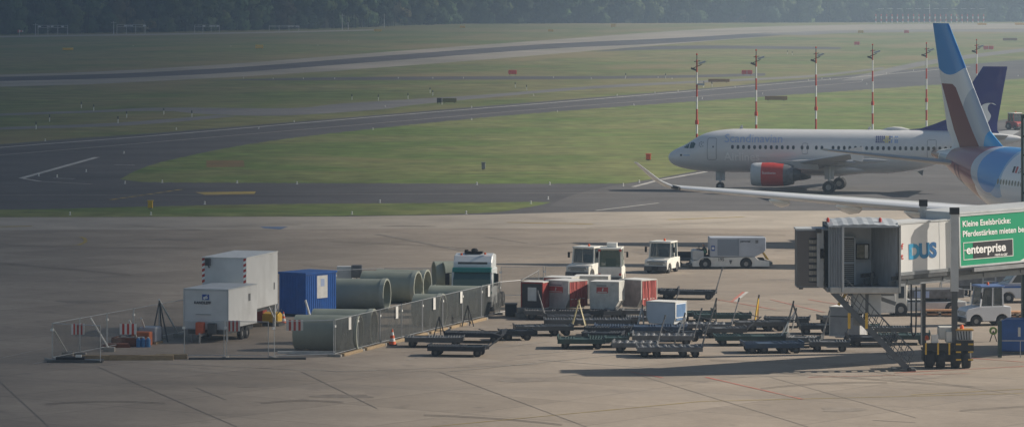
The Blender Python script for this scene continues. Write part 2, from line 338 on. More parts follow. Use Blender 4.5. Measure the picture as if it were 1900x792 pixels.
# fan of faint parking lines, right foreground
for a, b_ in [((756,668),(870,640)),((830,690),(1180,655)),((900,648),(1020,634)),((960,660),(1100,648)),((1000,668),(1330,692)),((880,610),(980,604)),((930,618),(1100,612)),((1220,655),(1560,668)),((1300,620),(1500,612)),((1380,644),(1650,652)),((1230,568),(1900,594)),((1260,553),(1530,566)),((1640,560),(1760,575)),((0,665),(90,645)),((60,676),(96,668)),((620,690),(1000,676)),((1350,700),(1500,697)),((1080,466),(1200,458)),((940,484),(1060,470)),((1430,470),(1480,470)),((1575,700),(1640,698)),((200,670),(640,690))]:
    Fm.line([a, b_], .12, .03)
for k in range(12): Fm.line([(130+k*70,676+k*1.3),(330+k*70,700-k*.6)], .05, .03)
for a, b_ in [((1310,700),(1490,741)),((1330,556),(1440,575)),((1430,556),(1530,580)),((1500,556),(1560,566)),((1170,690),(1230,701)),((1660,692),(1900,680)),((1700,588),(1780,586)),((1500,700),(1800,693)),((1740,660),(1900,672))]:
    Rm.line([a, b_], .14, .03)
Rm.line([(1358,560),(1380,542)], .2, .03); Wm.line([(1364,560),(1386,542)], .22, .034)
for a, b_ in [((1690,733),(1900,722)),((800,792),(1300,745)),((1300,745),(1900,730))]: Ym.line([a, b_], .10, .03)
Wm.done('white_markings', GM_wline); Fm.done('faded_markings', GM_fline); Ym.done('yellow_markings', GM_yline)
Rm.done('red_markings', GM_rline); Bm.done('blue_marking', GM_bline); Tm.done('tar_seams', GM_tar)
# ------------------------------------------------------------------ haze and added shade bank
def haze(d, col):
    b = MB(); b.box(-4200, 4200, -300, 5200, -1, 48)
    m = bpy.data.materials.new('thin summer haze'); m.use_nodes = True; nt = m.node_tree
    nt.nodes.remove(nt.nodes['Principled BSDF']); pv = nt.nodes.new('ShaderNodeVolumePrincipled')
    pv.inputs['Density'].default_value = d; pv.inputs['Color'].default_value = (*col, 1); pv.inputs['Anisotropy'].default_value = .2
    nt.links.new(pv.outputs[0], nt.nodes['Material Output'].inputs['Volume'])
    o = b.build('haze', m); o['kind'] = 'stuff'
haze(.00031, (.60,.78,1.0))
def shade_cloud():
    """an unseen bank added only to shade the left of the frame; its soft ragged edge fans out with distance"""
    H = 480.0; k = H/math.tan(R(SUN_EL)); off = (k*math.cos(R(SUN_AZ)), k*math.sin(R(SUN_AZ)))
    us = [-.5+.6*i/60 for i in range(61)]; Ys = [60*1.12**j for j in range(36)]
    me = bpy.data.meshes.new('shade_cloud'); vs = []; dn = []; fs = []
    for top in (0, 1):
        for Y in Ys:
            for u in us:
                rag = .006*math.sin(7.3*math.log(Y)) + .004*math.sin(19*math.log(Y)+40*u)
                p = 950 + F*(u+rag); t = min(1, max(0, (p - CL0)/(CL1-CL0))); t = t*t*(3-2*t)  # cover laid out by camera frame column
                vs.append((u*Y + off[0], Y + off[1], H + top*(3 + 22*(1-t)) + 2*math.sin(u*90+Y*.05))); dn.append(1-t)
    n, m_ = len(us), len(Ys); N = n*m_
    for top in (0, 1):
        for j in range(m_-1):
            for i in range(n-1):
                a = top*N + j*n + i; fs.append((a, a+1, a+n+1, a+n))
    for j in range(m_-1):
        for i in (0, n-1): a = j*n+i; fs.append((a, a+n, a+n+N, a+N))
    for i in range(n-1):
        for j in (0, m_-1): a = j*n+i; fs.append((a, a+1, a+1+N, a+N))
    me.from_pydata(vs, [], fs); at = me.attributes.new('cover', 'FLOAT', 'POINT'); at.data.foreach_set('value', dn)
    m = bpy.data.materials.new('added shade sheet'); m.use_nodes = True; nt = m.node_tree; L = nt.links.new
    nt.nodes.remove(nt.nodes['Principled BSDF'])
    a = nd(nt, 'ShaderNodeAttribute'); a.attribute_name = 'cover'
    mr = nd(nt, 'ShaderNodeMapRange'); mr.inputs[3].default_value = 0; mr.inputs[4].default_value = CLD; L(a.outputs['Fac'], mr.inputs[0])
    tr = nd(nt, 'ShaderNodeBsdfTransparent'); df = nd(nt, 'ShaderNodeBsdfDiffuse'); df.inputs[0].default_value = (.6,.6,.6,1)
    mx = nd(nt, 'ShaderNodeMixShader'); L(mr.outputs[0], mx.inputs[0]); L(tr.outputs[0], mx.inputs[1]); L(df.outputs[0], mx.inputs[2]); L(mx.outputs[0], nt.nodes['Material Output'].inputs[0])
    me.materials.append(m); me.shade_smooth()
    o = bpy.data.objects.new('shade_cloud', me); C.objects.link(o); o['kind'] = 'structure'
CL0, CL1, CLD = -100.0, 1420.0, .90  # frame columns that bound the added shade, then its opacity
shade_cloud()
# ------------------------------------------------------------------ forest
import numpy as np
def forest():
    rs = np.random.RandomState(5); V = []; Fc = []; Cc = []
    fr = [(-700,80),(0,64.5),(300,60.5),(640,53),(850,45),(1100,44),(1900,41),(2800,39)]
    def frontY(X0):      # find the Y of the wood's edge for a direction px
        for (a, ya), (b, yb) in zip(fr, fr[1:]):
            if a <= X0 <= b: return F*HC/((ya+(yb-ya)*(X0-a)/(b-a))-PY)
        return 2000
    base = 0
    nu = 0
    for row in range(4):
        px = -380 + rs.rand()*20
        while px < 2300:
            Y = frontY(px) + 3 + row*8 + rs.rand()*11; X = (px-950)*Y/F
            h = rs.uniform(15, 20) + row*2; w = rs.uniform(4.5, 7.5)
            kind = rs.rand()
            col = np.array([.040,.066,.030]) if kind < .5 else (np.array([.062,.085,.034]) if kind < .8 else (np.array([.030,.050,.032]) if kind < .93 else np.array([.095,.085,.040])))
            col = col*rs.uniform(.75, 2.3)
            nl = rs.randint(5, 8)
            lumps = []
            for k in range(nl):
                zz = rs.uniform(1.0, 13.5) if row < 2 else rs.uniform(7, 15)
                lumps.append((rs.uniform(-1,1)*w*.62*(1 - .3*abs(zz-7)/8), rs.uniform(-1,.6)*w*.55, zz, rs.uniform(2.2, 4.0)))
            for (lx, ly, lz, lr) in lumps:
                n = int(46*lr*lr/4) + 12
                d = rs.normal(size=(n,3)); d /= np.linalg.norm(d, axis=1)[:,None]; d[:,1] = -np.abs(d[:,1])*.9 + .25*(rs.rand(n))
                c = np.array([X+lx, Y+ly, lz]) + d*lr*rs.uniform(.80,1.06,size=(n,1))*np.array([1,1,.85])
                c[:,2] = np.maximum(c[:,2], .3)
                sz = rs.uniform(.35,.75,size=(n,1))
                t1 = np.cross(d + rs.normal(size=(n,3))*.3, rs.normal(size=(n,3))); t1 /= np.linalg.norm(t1,axis=1)[:,None]+1e-9
                t2 = np.cross(t1, d + rs.normal(size=(n,3))*.2); t2 /= np.linalg.norm(t2,axis=1)[:,None]+1e-9
                q = np.stack([c-t1*sz-t2*sz*.6, c+t1*sz-t2*sz*.8, c+t1*sz*.8+t2*sz, c-t1*sz*.7+t2*sz*.7], 1).reshape(-1,3)
                V.append(q); cc = col*rs.uniform(.9,1.1,size=(n,1))*rs.uniform(.75,1.3); Cc.append(cc)
                nu += n
            px += (w*1.25)*F/Y*rs.uniform(.75,1.2)
    V = np.concatenate(V); Cc = np.concatenate(Cc); N = nu
    me = bpy.data.meshes.new('forest'); me.vertices.add(N*4); me.vertices.foreach_set('co', V.astype(np.float32).ravel())
    me.loops.add(N*4); me.loops.foreach_set('vertex_index', np.arange(N*4, dtype=np.int32)); me.polygons.add(N); me.polygons.foreach_set('loop_start', np.arange(0,N*4,4,dtype=np.int32)); me.update()
    at = me.attributes.new('leafcol', 'FLOAT_COLOR', 'FACE'); at.data.foreach_set('color', np.concatenate([Cc, np.ones((N,1))],1).astype(np.float32).ravel())
    m = bpy.data.materials.new('woodland foliage'); m.use_nodes = True; nt = m.node_tree; b = nt.nodes['Principled BSDF']; b.inputs['Roughness'].default_value = .8
    b.inputs['Specular IOR Level'].default_value = .2
    a = nd(nt, 'ShaderNodeAttribute'); a.attribute_name = 'leafcol'; nz = nd(nt, 'ShaderNodeTexNoise'); nz.inputs['Scale'].default_value = .15
    g = nd(nt, 'ShaderNodeNewGeometry'); nt.links.new(g.outputs['Position'], nz.inputs['Vector'])
    mr = nd(nt, 'ShaderNodeMapRange'); mr.inputs[1].default_value = .3; mr.inputs[2].default_value = .7; mr.inputs[3].default_value = .75; mr.inputs[4].default_value = 1.25; nt.links.new(nz.outputs[0], mr.inputs[0])
    vm = nd(nt, 'ShaderNodeVectorMath', operation='SCALE'); nt.links.new(a.outputs['Color'], vm.inputs[0]); nt.links.new(mr.outputs[0], vm.inputs['Scale']); nt.links.new(vm.outputs[0], b.inputs['Base Color'])
    me.materials.append(m); o = bpy.data.objects.new('forest', me); C.objects.link(o); o['kind'] = 'stuff'
    # solid trunks and undergrowth core behind the leaves
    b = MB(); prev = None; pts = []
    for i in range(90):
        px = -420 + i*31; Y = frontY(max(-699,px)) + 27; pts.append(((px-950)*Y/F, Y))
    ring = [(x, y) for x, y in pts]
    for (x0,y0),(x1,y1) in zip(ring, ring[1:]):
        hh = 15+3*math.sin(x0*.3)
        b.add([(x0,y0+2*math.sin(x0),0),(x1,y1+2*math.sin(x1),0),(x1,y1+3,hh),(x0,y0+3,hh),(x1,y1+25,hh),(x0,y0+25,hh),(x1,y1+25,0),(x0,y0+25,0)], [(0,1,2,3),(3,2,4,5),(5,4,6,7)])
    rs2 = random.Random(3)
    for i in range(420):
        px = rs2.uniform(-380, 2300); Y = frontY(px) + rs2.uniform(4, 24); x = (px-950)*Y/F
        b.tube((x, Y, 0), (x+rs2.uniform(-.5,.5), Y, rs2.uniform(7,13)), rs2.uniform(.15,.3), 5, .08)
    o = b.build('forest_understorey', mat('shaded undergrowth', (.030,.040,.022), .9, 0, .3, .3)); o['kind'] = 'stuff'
forest()
# ------------------------------------------------------------------ airliners
def interp(tab, x):
    n = len(tab)
    if x <= tab[0][0]: return tab[0][1:]
    if x >= tab[-1][0]: return tab[-1][1:]
    for i in range(n-1):
        if tab[i][0] <= x <= tab[i+1][0]:
            p0 = tab[max(i-1,0)]; p1 = tab[i]; p2 = tab[i+1]; p3 = tab[min(i+2,n-1)]; h = p2[0]-p1[0]; t = (x-p1[0])/h; out = []
            for k in range(1, len(p1)):
                d = (p2[k]-p1[k])/h
                d0 = (p1[k]-p0[k])/(p1[0]-p0[0]) if i > 0 else d
                d1 = (p3[k]-p2[k])/(p3[0]-p2[0]) if i < n-2 else d
                m1 = 0 if d0*d <= 0 else (2*d0*d/(d0+d)); m2 = 0 if d*d1 <= 0 else (2*d*d1/(d+d1))
                if i == 0: m1 = d*1.6
                out.append((2*t**3-3*t*t+1)*p1[k] + (t**3-2*t*t+t)*h*m1 + (-2*t**3+3*t*t)*p2[k] + (t**3-t*t)*h*m2)
            return tuple(out)
class Fus:
    def __init__(s, tab): s.tab = tab
    def at(s, x):
        zt, zb, hw = interp(s.tab, x); return (zt+zb)/2, max(.01,(zt-zb)/2), max(.01,hw)
    def y(s, x, z, off=.012):
        zc, rz, ry = s.at(x); t = max(-1, min(1, (z-zc)/rz)); return ry*math.sqrt(1-t*t) + off
    def mesh(s, n=44, x0=None, x1=None, mt=None, parent=None, name='fuselage'):
        a = s.tab[0][0] if x0 is None else x0; b_ = s.tab[-1][0] if x1 is None else x1
        xs = []; x = a
        while x < b_: xs.append(x); x += .12 if x-s.tab[0][0] < 1.5 else (.35 if x < s.tab[-1][0]*.2 else .7)
        xs.append(b_); rings = []
        for x in xs:
            zc, rz, ry = s.at(x); rings.append([(x, ry*math.cos(2*math.pi*i/n), zc+rz*math.sin(2*math.pi*i/n)) for i in range(n)])
        b = MB(); b.loft(rings); return b.build(name, mt, parent, smooth=True, ang=50)
    def patch(s, name, pts, mt, parent, sg, off=.014, sub=2):
        """a panel given by (x,z) outline laid on the skin; sg=-1 is the left side"""
        bm = bmesh.new(); vs = [bm.verts.new((p[0], 0, p[1])) for p in pts]; bm.faces.new(vs)
        bmesh.ops.triangulate(bm, faces=bm.faces)
        for _ in range(sub): bmesh.ops.subdivide_edges(bm, edges=bm.edges[:], cuts=1); bmesh.ops.triangulate(bm, faces=bm.faces)
        for v in bm.verts: v.co.y = sg*s.y(v.co.x, v.co.z, off)
        me = bpy.data.meshes.new(name); bm.to_mesh(me); bm.free(); me.materials.append(mt)
        o = bpy.data.objects.new(name, me); C.objects.link(o); o.parent = parent; return o
    def outline(s, name, pts, w, mt, parent, sg, off=.016):
        b = MB(); n = len(pts); seg = []
        for i in range(n):
            a, c = pts[i], pts[(i+1)%n]; k = max(1, int(math.hypot(c[0]-a[0], c[1]-a[1])/.25))
            for j in range(k): seg.append((a[0]+(c[0]-a[0])*j/k, a[1]+(c[1]-a[1])*j/k))
        m = len(seg)
        for i in range(m):
            a, c = seg[i], seg[(i+1)%m]; pa = (a[0], sg*s.y(a[0],a[1],off), a[1]); pc = (c[0], sg*s.y(c[0],c[1],off), c[1]); b.tube(pa, pc, w/2, 4, cap=False)
        return b.build(name, mt, parent)
def rrect(x0, x1, z0, z1, r, n=3):
    out = []
    for cx, cz, a0 in ((x1-r,z1-r,0),(x0+r,z1-r,90),(x0+r,z0+r,180),(x1-r,z0+r,270)):
        for k in range(n+1): a = R(a0+90*k/n); out.append((cx+r*math.cos(a), cz+r*math.sin(a)))
    return out
def airfoil(chord, th, n=9):
    up_ = []; lo = []
    for i in range(n+1):
        t = (1-math.cos(math.pi*i/n))/2; y = 5*th*(.2969*math.sqrt(t)-.126*t-.3516*t*t+.2843*t**3-.1015*t**4)
        up_.append((t*chord, y*chord*1.05)); lo.append((t*chord, -y*chord*.85))
    return up_ + lo[::-1][1:-1]
def wing(name, st, sg, mt, parent):
    """stations (y, xLE, chord, z, thickness ratio, cant deg)"""
    b = MB(); rings = []
    for (y, x, c, z, th, cant) in st:
        af = airfoil(c, th); cc, ss = math.cos(R(cant)), math.sin(R(cant))
        rings.append([(x+p, sg*(y - q*ss), z + q*cc) for p, q in af])
    b.loft(rings); return b.build(name, mt, parent, smooth=True, ang=60)
def fin(name, st, mt, parent, y=0):
    b = MB(); rings = [[(x+p, y+q, z) for p, q in airfoil(c, th)] for (z, x, c, th) in st]; b.loft(rings); return b.build(name, mt, parent, smooth=True, ang=60)
def engine(parent, x, y, z, L, r, cowl, lipm, backm, label=None):
    e = MB(); e.lathe([(0.30*L,r*.985),(.34*L,r),(.55*L,r*.97),(.66*L,r*.93)], 30, 'x', (x,y,z)) if False else None
    def seg(nm, prof, m, par):
        b = MB(); b.lathe(prof, 32, 'x', (x, y, z)); return b.build(nm, m, par, smooth=True, ang=50)
    body = seg('engine_cowling', [(.20*L,r*.985),(.32*L,r*1.0),(.45*L,r*.99),(.62*L,r*.95)], cowl, parent)
    seg('inlet_lip', [(.36*L,r*.70),(.10*L,r*.76),(.02*L,r*.82),(0,r*.88),(.03*L,r*.94),(.10*L,r*.975),(.20*L,r*.986)], lipm, body)
    seg('fan', [(.16*L,r*.78),(.15*L,r*.3),(.10*L,r*.16),(.05*L,.01)], M_dgrey, body)
    seg('nacelle_rear', [(.62*L,r*.951),(.72*L,r*.88),(.80*L,r*.78),(.80*L,r*.70),(.6*L,r*.6)], backm, body)
    seg('exhaust', [(.6*L,r*.56),(.82*L,r*.54),(.93*L,r*.42),(.93*L,r*.36),(.86*L,r*.33),(1.03*L,.02)], M_dgrey, body)
    return body
def gear(parent, x, y, ztop, r, w, n, spread=.9, name='main_gear', fwd=1.4):
    b = MB(); b.tube((x,y,ztop),(x,y,r),.13,10); b.tube((x,y,ztop*.9),(x+.9,y-.6*(1 if y>0 else -1 if y<0 else 0),ztop),.06,6)
    bog = fwd if n == 4 else 0
    if n == 4: b.tube((x-bog/2,y,r),(x+bog/2,y,r),.1,8)
    g = b.build(name, M_lgrey, parent, smooth=True)
    d = MB(); d.box(x-.45,x+.45,y-.03,y+.03, r*2+.15, ztop); d.build('gear_door', M_lgrey, g)
    for xx in ((x,) if n == 2 else (x-bog/2, x+bog/2)):
        for sgn in (-1, 1):
            wl = wheel(g, xx, y+sgn*spread/2, r, w, 'y')
    return g
# ---- grey airliner with red engines (A319-sized)
M_sas = mat('pale warm grey aircraft paint', (.74,.735,.73), .3, 0, .03, .5, coat=.3)
M_sasb = mat('dark blue tail paint', (.003,.012,.20), .4, 0, .04, .5, coat=.3)
M_wgrey = mat('wing grey paint', (.40,.41,.42), .4, .1, .06, .6)
M_ltxt = mat('pale blue grey lettering', (.40,.49,.70), .5, 0, .02, 1)
M_wtxt = mat('near white lettering', (.93,.92,.90), .5, 0, .02, 1)
M_dtxt = mat('dark lettering', (.03,.035,.05), .5, 0, .02, 1)
M_line = mat('door seam grey', (.16,.17,.20), .6, 0, .05, 1)
M_chrome = mat('polished metal lip', (.62,.63,.66), .25, .8, .05, 2)
SX, SY = (1240-950)/7700*399.5, 399.5
sas = thing('airliner', 'pale grey airliner with dark blue tail fin and red engine, seen side-on', 'airplane', (SX, SY, 0), -12)
FS = Fus([(0,3.12,3.04,.04),(.12,3.42,2.74,.36),(.4,3.68,2.48,.66),(1,4.02,2.20,1.04),(1.7,4.34,2.02,1.34),(2.6,4.92,1.87,1.62),(3.6,5.42,1.79,1.80),(5.0,5.74,1.74,1.92),(6.8,5.89,1.73,1.975),
          (20.5,5.89,1.73,1.975),(23.5,5.89,2.05,1.92),(26.5,5.87,2.85,1.68),(29.5,5.78,3.72,1.22),(32,5.60,4.42,.72),(33.6,5.40,4.85,.36),(33.84,5.30,4.95,.24)])
FS.mesh(mt=M_sas, parent=sas)
b = MB(); b.tube((33.7,0,5.13),(33.95,0,5.13),.2,12); b.build('auxiliary_exhaust', M_dgrey, sas)
for sg in (-1, 1):
    k = 0; x = 6.55
    while x < 27.6:
        if not (15.25 < x < 15.9):
            FS.patch('cabin_window', rrect(x-.13, x+.13, 4.02, 4.40, .11, 2), M_glass, sas, sg, sub=0)
        x += .533 + (.3 if 12.2 < x < 12.8 or 13.4 < x < 13.9 else 0)
    # cockpit glazing
    FS.patch('cockpit_window', [(1.62,4.06),(2.18,4.02),(2.24,4.56),(2.02,4.52)], M_tglass, sas, sg, sub=2)
    FS.patch('cockpit_window', [(2.28,4.02),(2.74,4.06),(2.88,4.46),(2.66,4.62),(2.34,4.58)], M_tglass, sas, sg, sub=2)
    b = MB(); ring = []
    FS.outline('door', rrect(4.10, 4.98, 2.98, 5.02, .14), .035, M_line, sas, sg)
    FS.patch('door_window', rrect(4.60,4.72,4.12,4.30,.04,1), M_glass, sas, sg, sub=0)
    FS.outline('door', rrect(25.15, 26.0, 3.15, 5.02, .14), .03, M_line, sas, sg)
    FS.patch('door_window', rrect(25.6,25.72,4.15,4.32,.04,1), M_glass, sas, sg, sub=0)
    FS.outline('overwing_exit', rrect(13.25, 13.79, 3.60, 4.62, .16), .03, M_line, sas, sg)
    FS.outline('cargo_door_seam', rrect(8.2, 9.9, 2.1, 3.2, .1), .012, M_wgrey, sas, sg)
for (bx, bw) in ((0,0),):
    b = MB()
    for zz in (1,): pass
fwd = lambda p: Vector((p.x, -FS.y(p.x, p.y, .02), p.y))
text('Scandinavian', 1.12, M_ltxt, sas, None, proj=lambda p: Vector((5.72+p.x, -FS.y(5.72+p.x, 4.66+p.y, .02), 4.66+p.y)), sub=2, bold=0, sx=1.0)
text('Airlines', 1.12, M_wtxt, sas, None, proj=lambda p: Vector((5.72+p.x, -FS.y(5.72+p.x, 2.92+p.y, .02), 2.92+p.y)), sub=2, bold=.014, sx=1.0)
text('LN-RRA', .34, M_line, sas, None, proj=lambda p: Vector((22.9+p.x, -FS.y(22.9+p.x, 3.3+p.y, .02), 3.3+p.y)), sub=1) if False else None
# dotted flag emblem behind the cabin
mcols = [mat('emblem blue', (.02,.03,.22), .5), mat('emblem yellow', (.75,.6,.08), .5), M_wtxt, mat('emblem light blue', (.25,.4,.7), .5)]
eb = MB()
for i in range(12):
    for j in range(4):
        eb.mi = 0 if i < 4 else (1 if (i in (5,6) or j in (1,)) and i < 8 else (0 if i < 8 else (2 if (i == 9 or j == 2) else 3)))
        x0 = 20.25+i*.18; z0 = 4.72+j*.17; q = []
        for (u, v) in ((0,0),(.12,0),(.12,.12),(0,.12)): q.append((x0+u, -FS.y(x0+u, z0+v, .016), z0+v))
        eb.add(q, [(0,1,2,3)])
eb.build('flag_emblem', mcols, sas)
eb = MB()
for i in range(7):
    a = i*.9; x0 = 3.45+.24*math.cos(a)*(i>0); z0 = 4.38+.22*math.sin(a)*(i>0)
    eb.add([(x0+u, -FS.y(x0+u, z0+v, .016), z0+v) for u, v in ((0,0),(.09,0),(.09,.09),(0,.09))], [(0,1,2,3)])
eb.add([(3.3,-FS.y(3.3,4.1,.006),4.1),(3.8,-FS.y(3.8,4.1,.006),4.1),(3.8,-FS.y(3.8,4.12,.006),4.12),(3.3,-FS.y(3.3,4.12,.006),4.12)],[(0,1,2,3)]) if False else None
eb.build('star_emblem', M_line, sas)
FS.patch('nose_marking', [(1.35,3.28),(1.55,3.28),(1.55,3.45),(1.35,3.45)], M_dtxt, sas, -1, sub=0)
FS.patch('nose_lettering', [(1.7,3.30),(2.35,3.32),(2.35,3.42),(1.7,3.40)], M_ltxt, sas, -1, sub=1)
for sg, y_ in ((-1,-1),(1,1)):
    wing('wing', [(1.0,10.6,7.2,2.55,.13,0),(1.9,11.2,6.4,2.62,.13,0),(6.4,13.9,3.75,3.05,.115,3),(16.4,19.2,1.65,4.15,.10,5),(16.9,19.6,1.35,4.2,.10,5)], sg, M_wgrey, sas)
    b = MB(); b.prism([(19.7,4.75),(20.9,4.95),(21.0,4.2),(20.9,3.55),(19.9,3.75)], sg*16.93-.03, sg*16.93+.03, 'y'); b.build('wing_tip_fence', M_sas, sas)
    for yy in (4.5, 8.2, 12.0):
        x0 = 11.2+(yy-1.9)*.58+2.0; zz = 2.55+yy*.09
        b = MB(); b.lathe([(0,.02),(.5,.18),(1.6,.24),(2.8,.14),(3.5,.02)], 10, 'x', (x0+.3, sg*yy, zz-.18)); b.build('flap_fairing', M_wgrey, sas, smooth=True)
    wing('tailplane', [(0.3,28.4,3.9,5.05,.10,0),(6.2,31.8,1.4,5.65,.10,6)], sg, M_wgrey, sas)
    eg = engine(sas, 9.0, sg*5.75, 1.80, 5.0, 1.13, M_red, M_lgrey, M_mid)
    b = MB(); b.prism([(10.4,2.75),(12.2,3.1),(15.2,3.1),(15.4,2.3),(13.0,2.4)], sg*5.75-.13, sg*5.75+.13, 'y'); b.build('pylon', M_wgrey, sas)
b = MB(); b.lathe([(0,.05),(.8,.55),(2.4,.9),(6.2,.95),(8.6,.6),(10.2,.06)], 20, 'x', (0,0,0))
o = b.build('belly_fairing', M_sas, sas, (10.3,0,2.15), smooth=True); o.scale = (1,2.0,.75)
fin('tail_fin', [(5.3,24.6,7.4,.06),(5.9,25.4,6.2,.075),(6.6,26.7,4.9,.09),(11.95,30.25,2.3,.09)], M_sasb, sas)
b = MB(); b.prism([(22.6,5.86),(24.4,6.05),(25.6,6.45),(27.0,7.0),(27.2,5.6),(25,5.6)], -.10, .10, 'y'); b.build('fin_fillet', M_sasb, sas)
# white curved line on the fin
cb = MB(); P = smooth([(30.1,6.2),(30.6,6.7),(30.8,7.3),(30.5,7.85),(30.6,8.3),(31.05,8.5),(31.5,8.3)], 5)
for i, ((xa,za),(xb,zb)) in enumerate(zip(P, P[1:])):
    w0 = .42*math.sin(math.pi*min(1,(i+1.2)/len(P)))+.05; w1 = .42*math.sin(math.pi*min(1,(i+2.2)/len(P)))+.05
    yy = -.25
    cb.add([(xa-w0,yy,za),(xb-w1,yy,zb),(xb+w1*.5,yy,zb),(xa+w0*.5,yy,za)], [(0,1,2,3)])
cb.build('fin_emblem', M_wtxt, sas)
b = MB(); b.lathe([(0,.02),(.5,.22),(1.2,.34),(1.9,.30),(2.6,.12),(3.0,.02)], 14, 'x', (20.6,0,5.86)); o = b.build('satcom_dome', M_white, sas, smooth=True)
b = MB(); b.prism([(6.9,5.87),(7.1,6.25),(7.22,6.25),(7.3,5.87)], -.02,.02,'y'); b.build('antenna', M_lgrey, sas)
b = MB(); b.prism([(19.2,5.87),(19.45,6.2),(19.55,6.2),(19.6,5.87)], -.02,.02,'y'); b.build('antenna', M_lgrey, sas)
b = MB(); b.prism([(24.0,1.95),(24.5,1.55),(24.6,2.1)], -.03,.03,'y'); b.build('drain_mast', M_mid, sas)
gear(sas, 5.07, 0, 1.95, .38, .22, 2, .5, 'nose_gear')
gear(sas, 16.1, -3.8, 2.7, .585, .42, 2, .93); gear(sas, 16.1, 3.8, 2.7, .585, .42, 2, .93)
for sg in (-1,):   # lettering on the red cowling
    text('Scandinavian', .30, M_wtxt, sas, None, proj=lambda p: Vector((10.15+p.x*.85, -5.75-math.sqrt(max(0,1.155**2-(p.y+.12)**2)), 1.78+.12+p.y)), sub=1)
# ---- big white twin with a blue and burgundy tail (A330-sized)
def masks(name, base, ms, rough=.32):
    m = bpy.data.materials.new(name); m.use_nodes = True; nt = m.node_tree; L = nt.links.new; b = nt.nodes['Principled BSDF']
    b.inputs['Roughness'].default_value = rough; b.inputs['Coat Weight'].default_value = .3
    tc = nd(nt,'ShaderNodeTexCoord'); sp = nd(nt,'ShaderNodeSeparateXYZ'); L(tc.outputs['Object'], sp.inputs[0])
    def M(op, a, b_=None):
        n = nd(nt,'ShaderNodeMath', operation=op)
        for i, v in enumerate((a, b_)):
            if v is None: continue
            if isinstance(v,(int,float)): n.inputs[i].default_value = v
            else: L(v, n.inputs[i])
        return n.outputs[0]
    X, Z = sp.outputs[0], sp.outputs[2]; out = None
    for kind, prm, col in ms:
        if kind == 'e':
            cx, cz, rx, rz = prm; u = M('DIVIDE', M('SUBTRACT', X, cx), rx); v = M('DIVIDE', M('SUBTRACT', Z, cz), rz)
            k = M('LESS_THAN', M('ADD', M('MULTIPLY', u, u), M('MULTIPLY', v, v)), 1.0)
        else:       # list of half planes a*x+b*z < c
            k = None
            for (a, b_, c) in prm:
                h = M('LESS_THAN', M('ADD', M('MULTIPLY', X, a), M('MULTIPLY', Z, b_)), c); k = h if k is None else M('MULTIPLY', k, h)
        mx = nd(nt,'ShaderNodeMix', data_type='RGBA'); L(k, mx.inputs[0])
        if out is None: mx.inputs[6].default_value = (*base,1)
        else: L(out, mx.inputs[6])
        mx.inputs[7].default_value = (*col,1); out = mx.outputs[2]
    L(out, b.inputs['Base Color']); return m
LX = 58.4
Wt = (.83,.84,.85); Pale = (.50,.55,.63); Bl = (.01,.26,.70); Bl2 = (.03,.42,.88); Bur = (.20,.035,.045); Bur2 = (.27,.055,.085); Brn = (.28,.10,.07); Lb = (.30,.50,.75)
def T(t): return LX - t
M_ewf = masks('white fuselage with coloured circles', Wt, [
    ('h', [(-1,0,-T(17.5)),(1,0,T(5.0))], Bur2), ('h', [(-1,0,-T(19)),(1,0,T(6.8)),(0,1,4.9)], Brn), ('h', [(-1,0,-T(5.2)),(1,0,T(2.8)),(0,-1,-5.6)], (.27,.32,.42)),
    ('h', [(-1,0,-T(2.6))], Brn), ('h', [(-1,0,-T(5.2)),(1,0,T(1.5)),(0,-1,-6.75)], Wt), ('e', (T(22.0),4.4,8.6,5.0), Wt), ('e', (T(16.2),6.4,3.9,2.2), Pale), ('e', (T(18.0),6.6,2.8,2.5), Lb), ('e', (T(16.2),6.5,2.4,2.1), Bl), ('e',(T(23.4),5.4,4.6,4.4), Wt), ('h', [(-1,0,-T(200)),(1,0,T(19))], Wt)])
# fin: burgundy leaf bounded by slanted lines
M_ewfin = masks('white fin with blue and burgundy', Wt, [
    ('e', (T(9.4),8.0,3.9,4.4), Pale),
    ('h', [(1,-.78,T(1.4)-.78*12),(-1,1.07,-T(4.6)+1.07*11.9),(0,1,12.1),(-.35,1,12.5+.35*2.8-.35*LX)], Bur),
    ('e', (T(14.2),7.4,4.0,2.9), Bl2), ('e', (T(3.2),17.3,5.6,4.5), Bl), ('h', [(-1,-.95,-(T(3.2)+.95*14.2)),(0,-1,-13.2)], Bl2) if False else ('e', (T(9.0),20.0,7.2,6.5), Bl2)])
EX, EY = 33.0, 323.5
ax = Vector((-math.sin(R(20)), math.cos(R(20)))) # aft direction for rot 110
ew = thing('airliner', 'white airliner with blue and burgundy tail fin and a long wing reaching left', 'airplane', (EX - LX*math.cos(R(107)), EY - LX*math.sin(R(107)), 0), 107)
FE = Fus([(0,4.35,4.25,.05),(.2,4.8,3.8,.5),(.7,5.25,3.3,.98),(1.6,5.75,2.9,1.5),(3,6.5,2.45,2.1),(4.6,7.15,2.2,2.5),(6.5,7.55,2.08,2.75),(8.5,7.68,2.04,2.82),
          (38,7.68,2.04,2.82),(42,7.68,2.35,2.72),(46,7.64,3.2,2.42),(50,7.5,4.35,1.9),(54,7.25,5.4,1.2),(57,6.98,6.1,.62),(58.4,6.82,6.4,.36)])
FE.mesh(mt=M_ewf, parent=ew)
b = MB(); b.tube((58.3,0,6.6),(58.6,0,6.6),.28,14); b.build('auxiliary_exhaust', M_dgrey, ew)
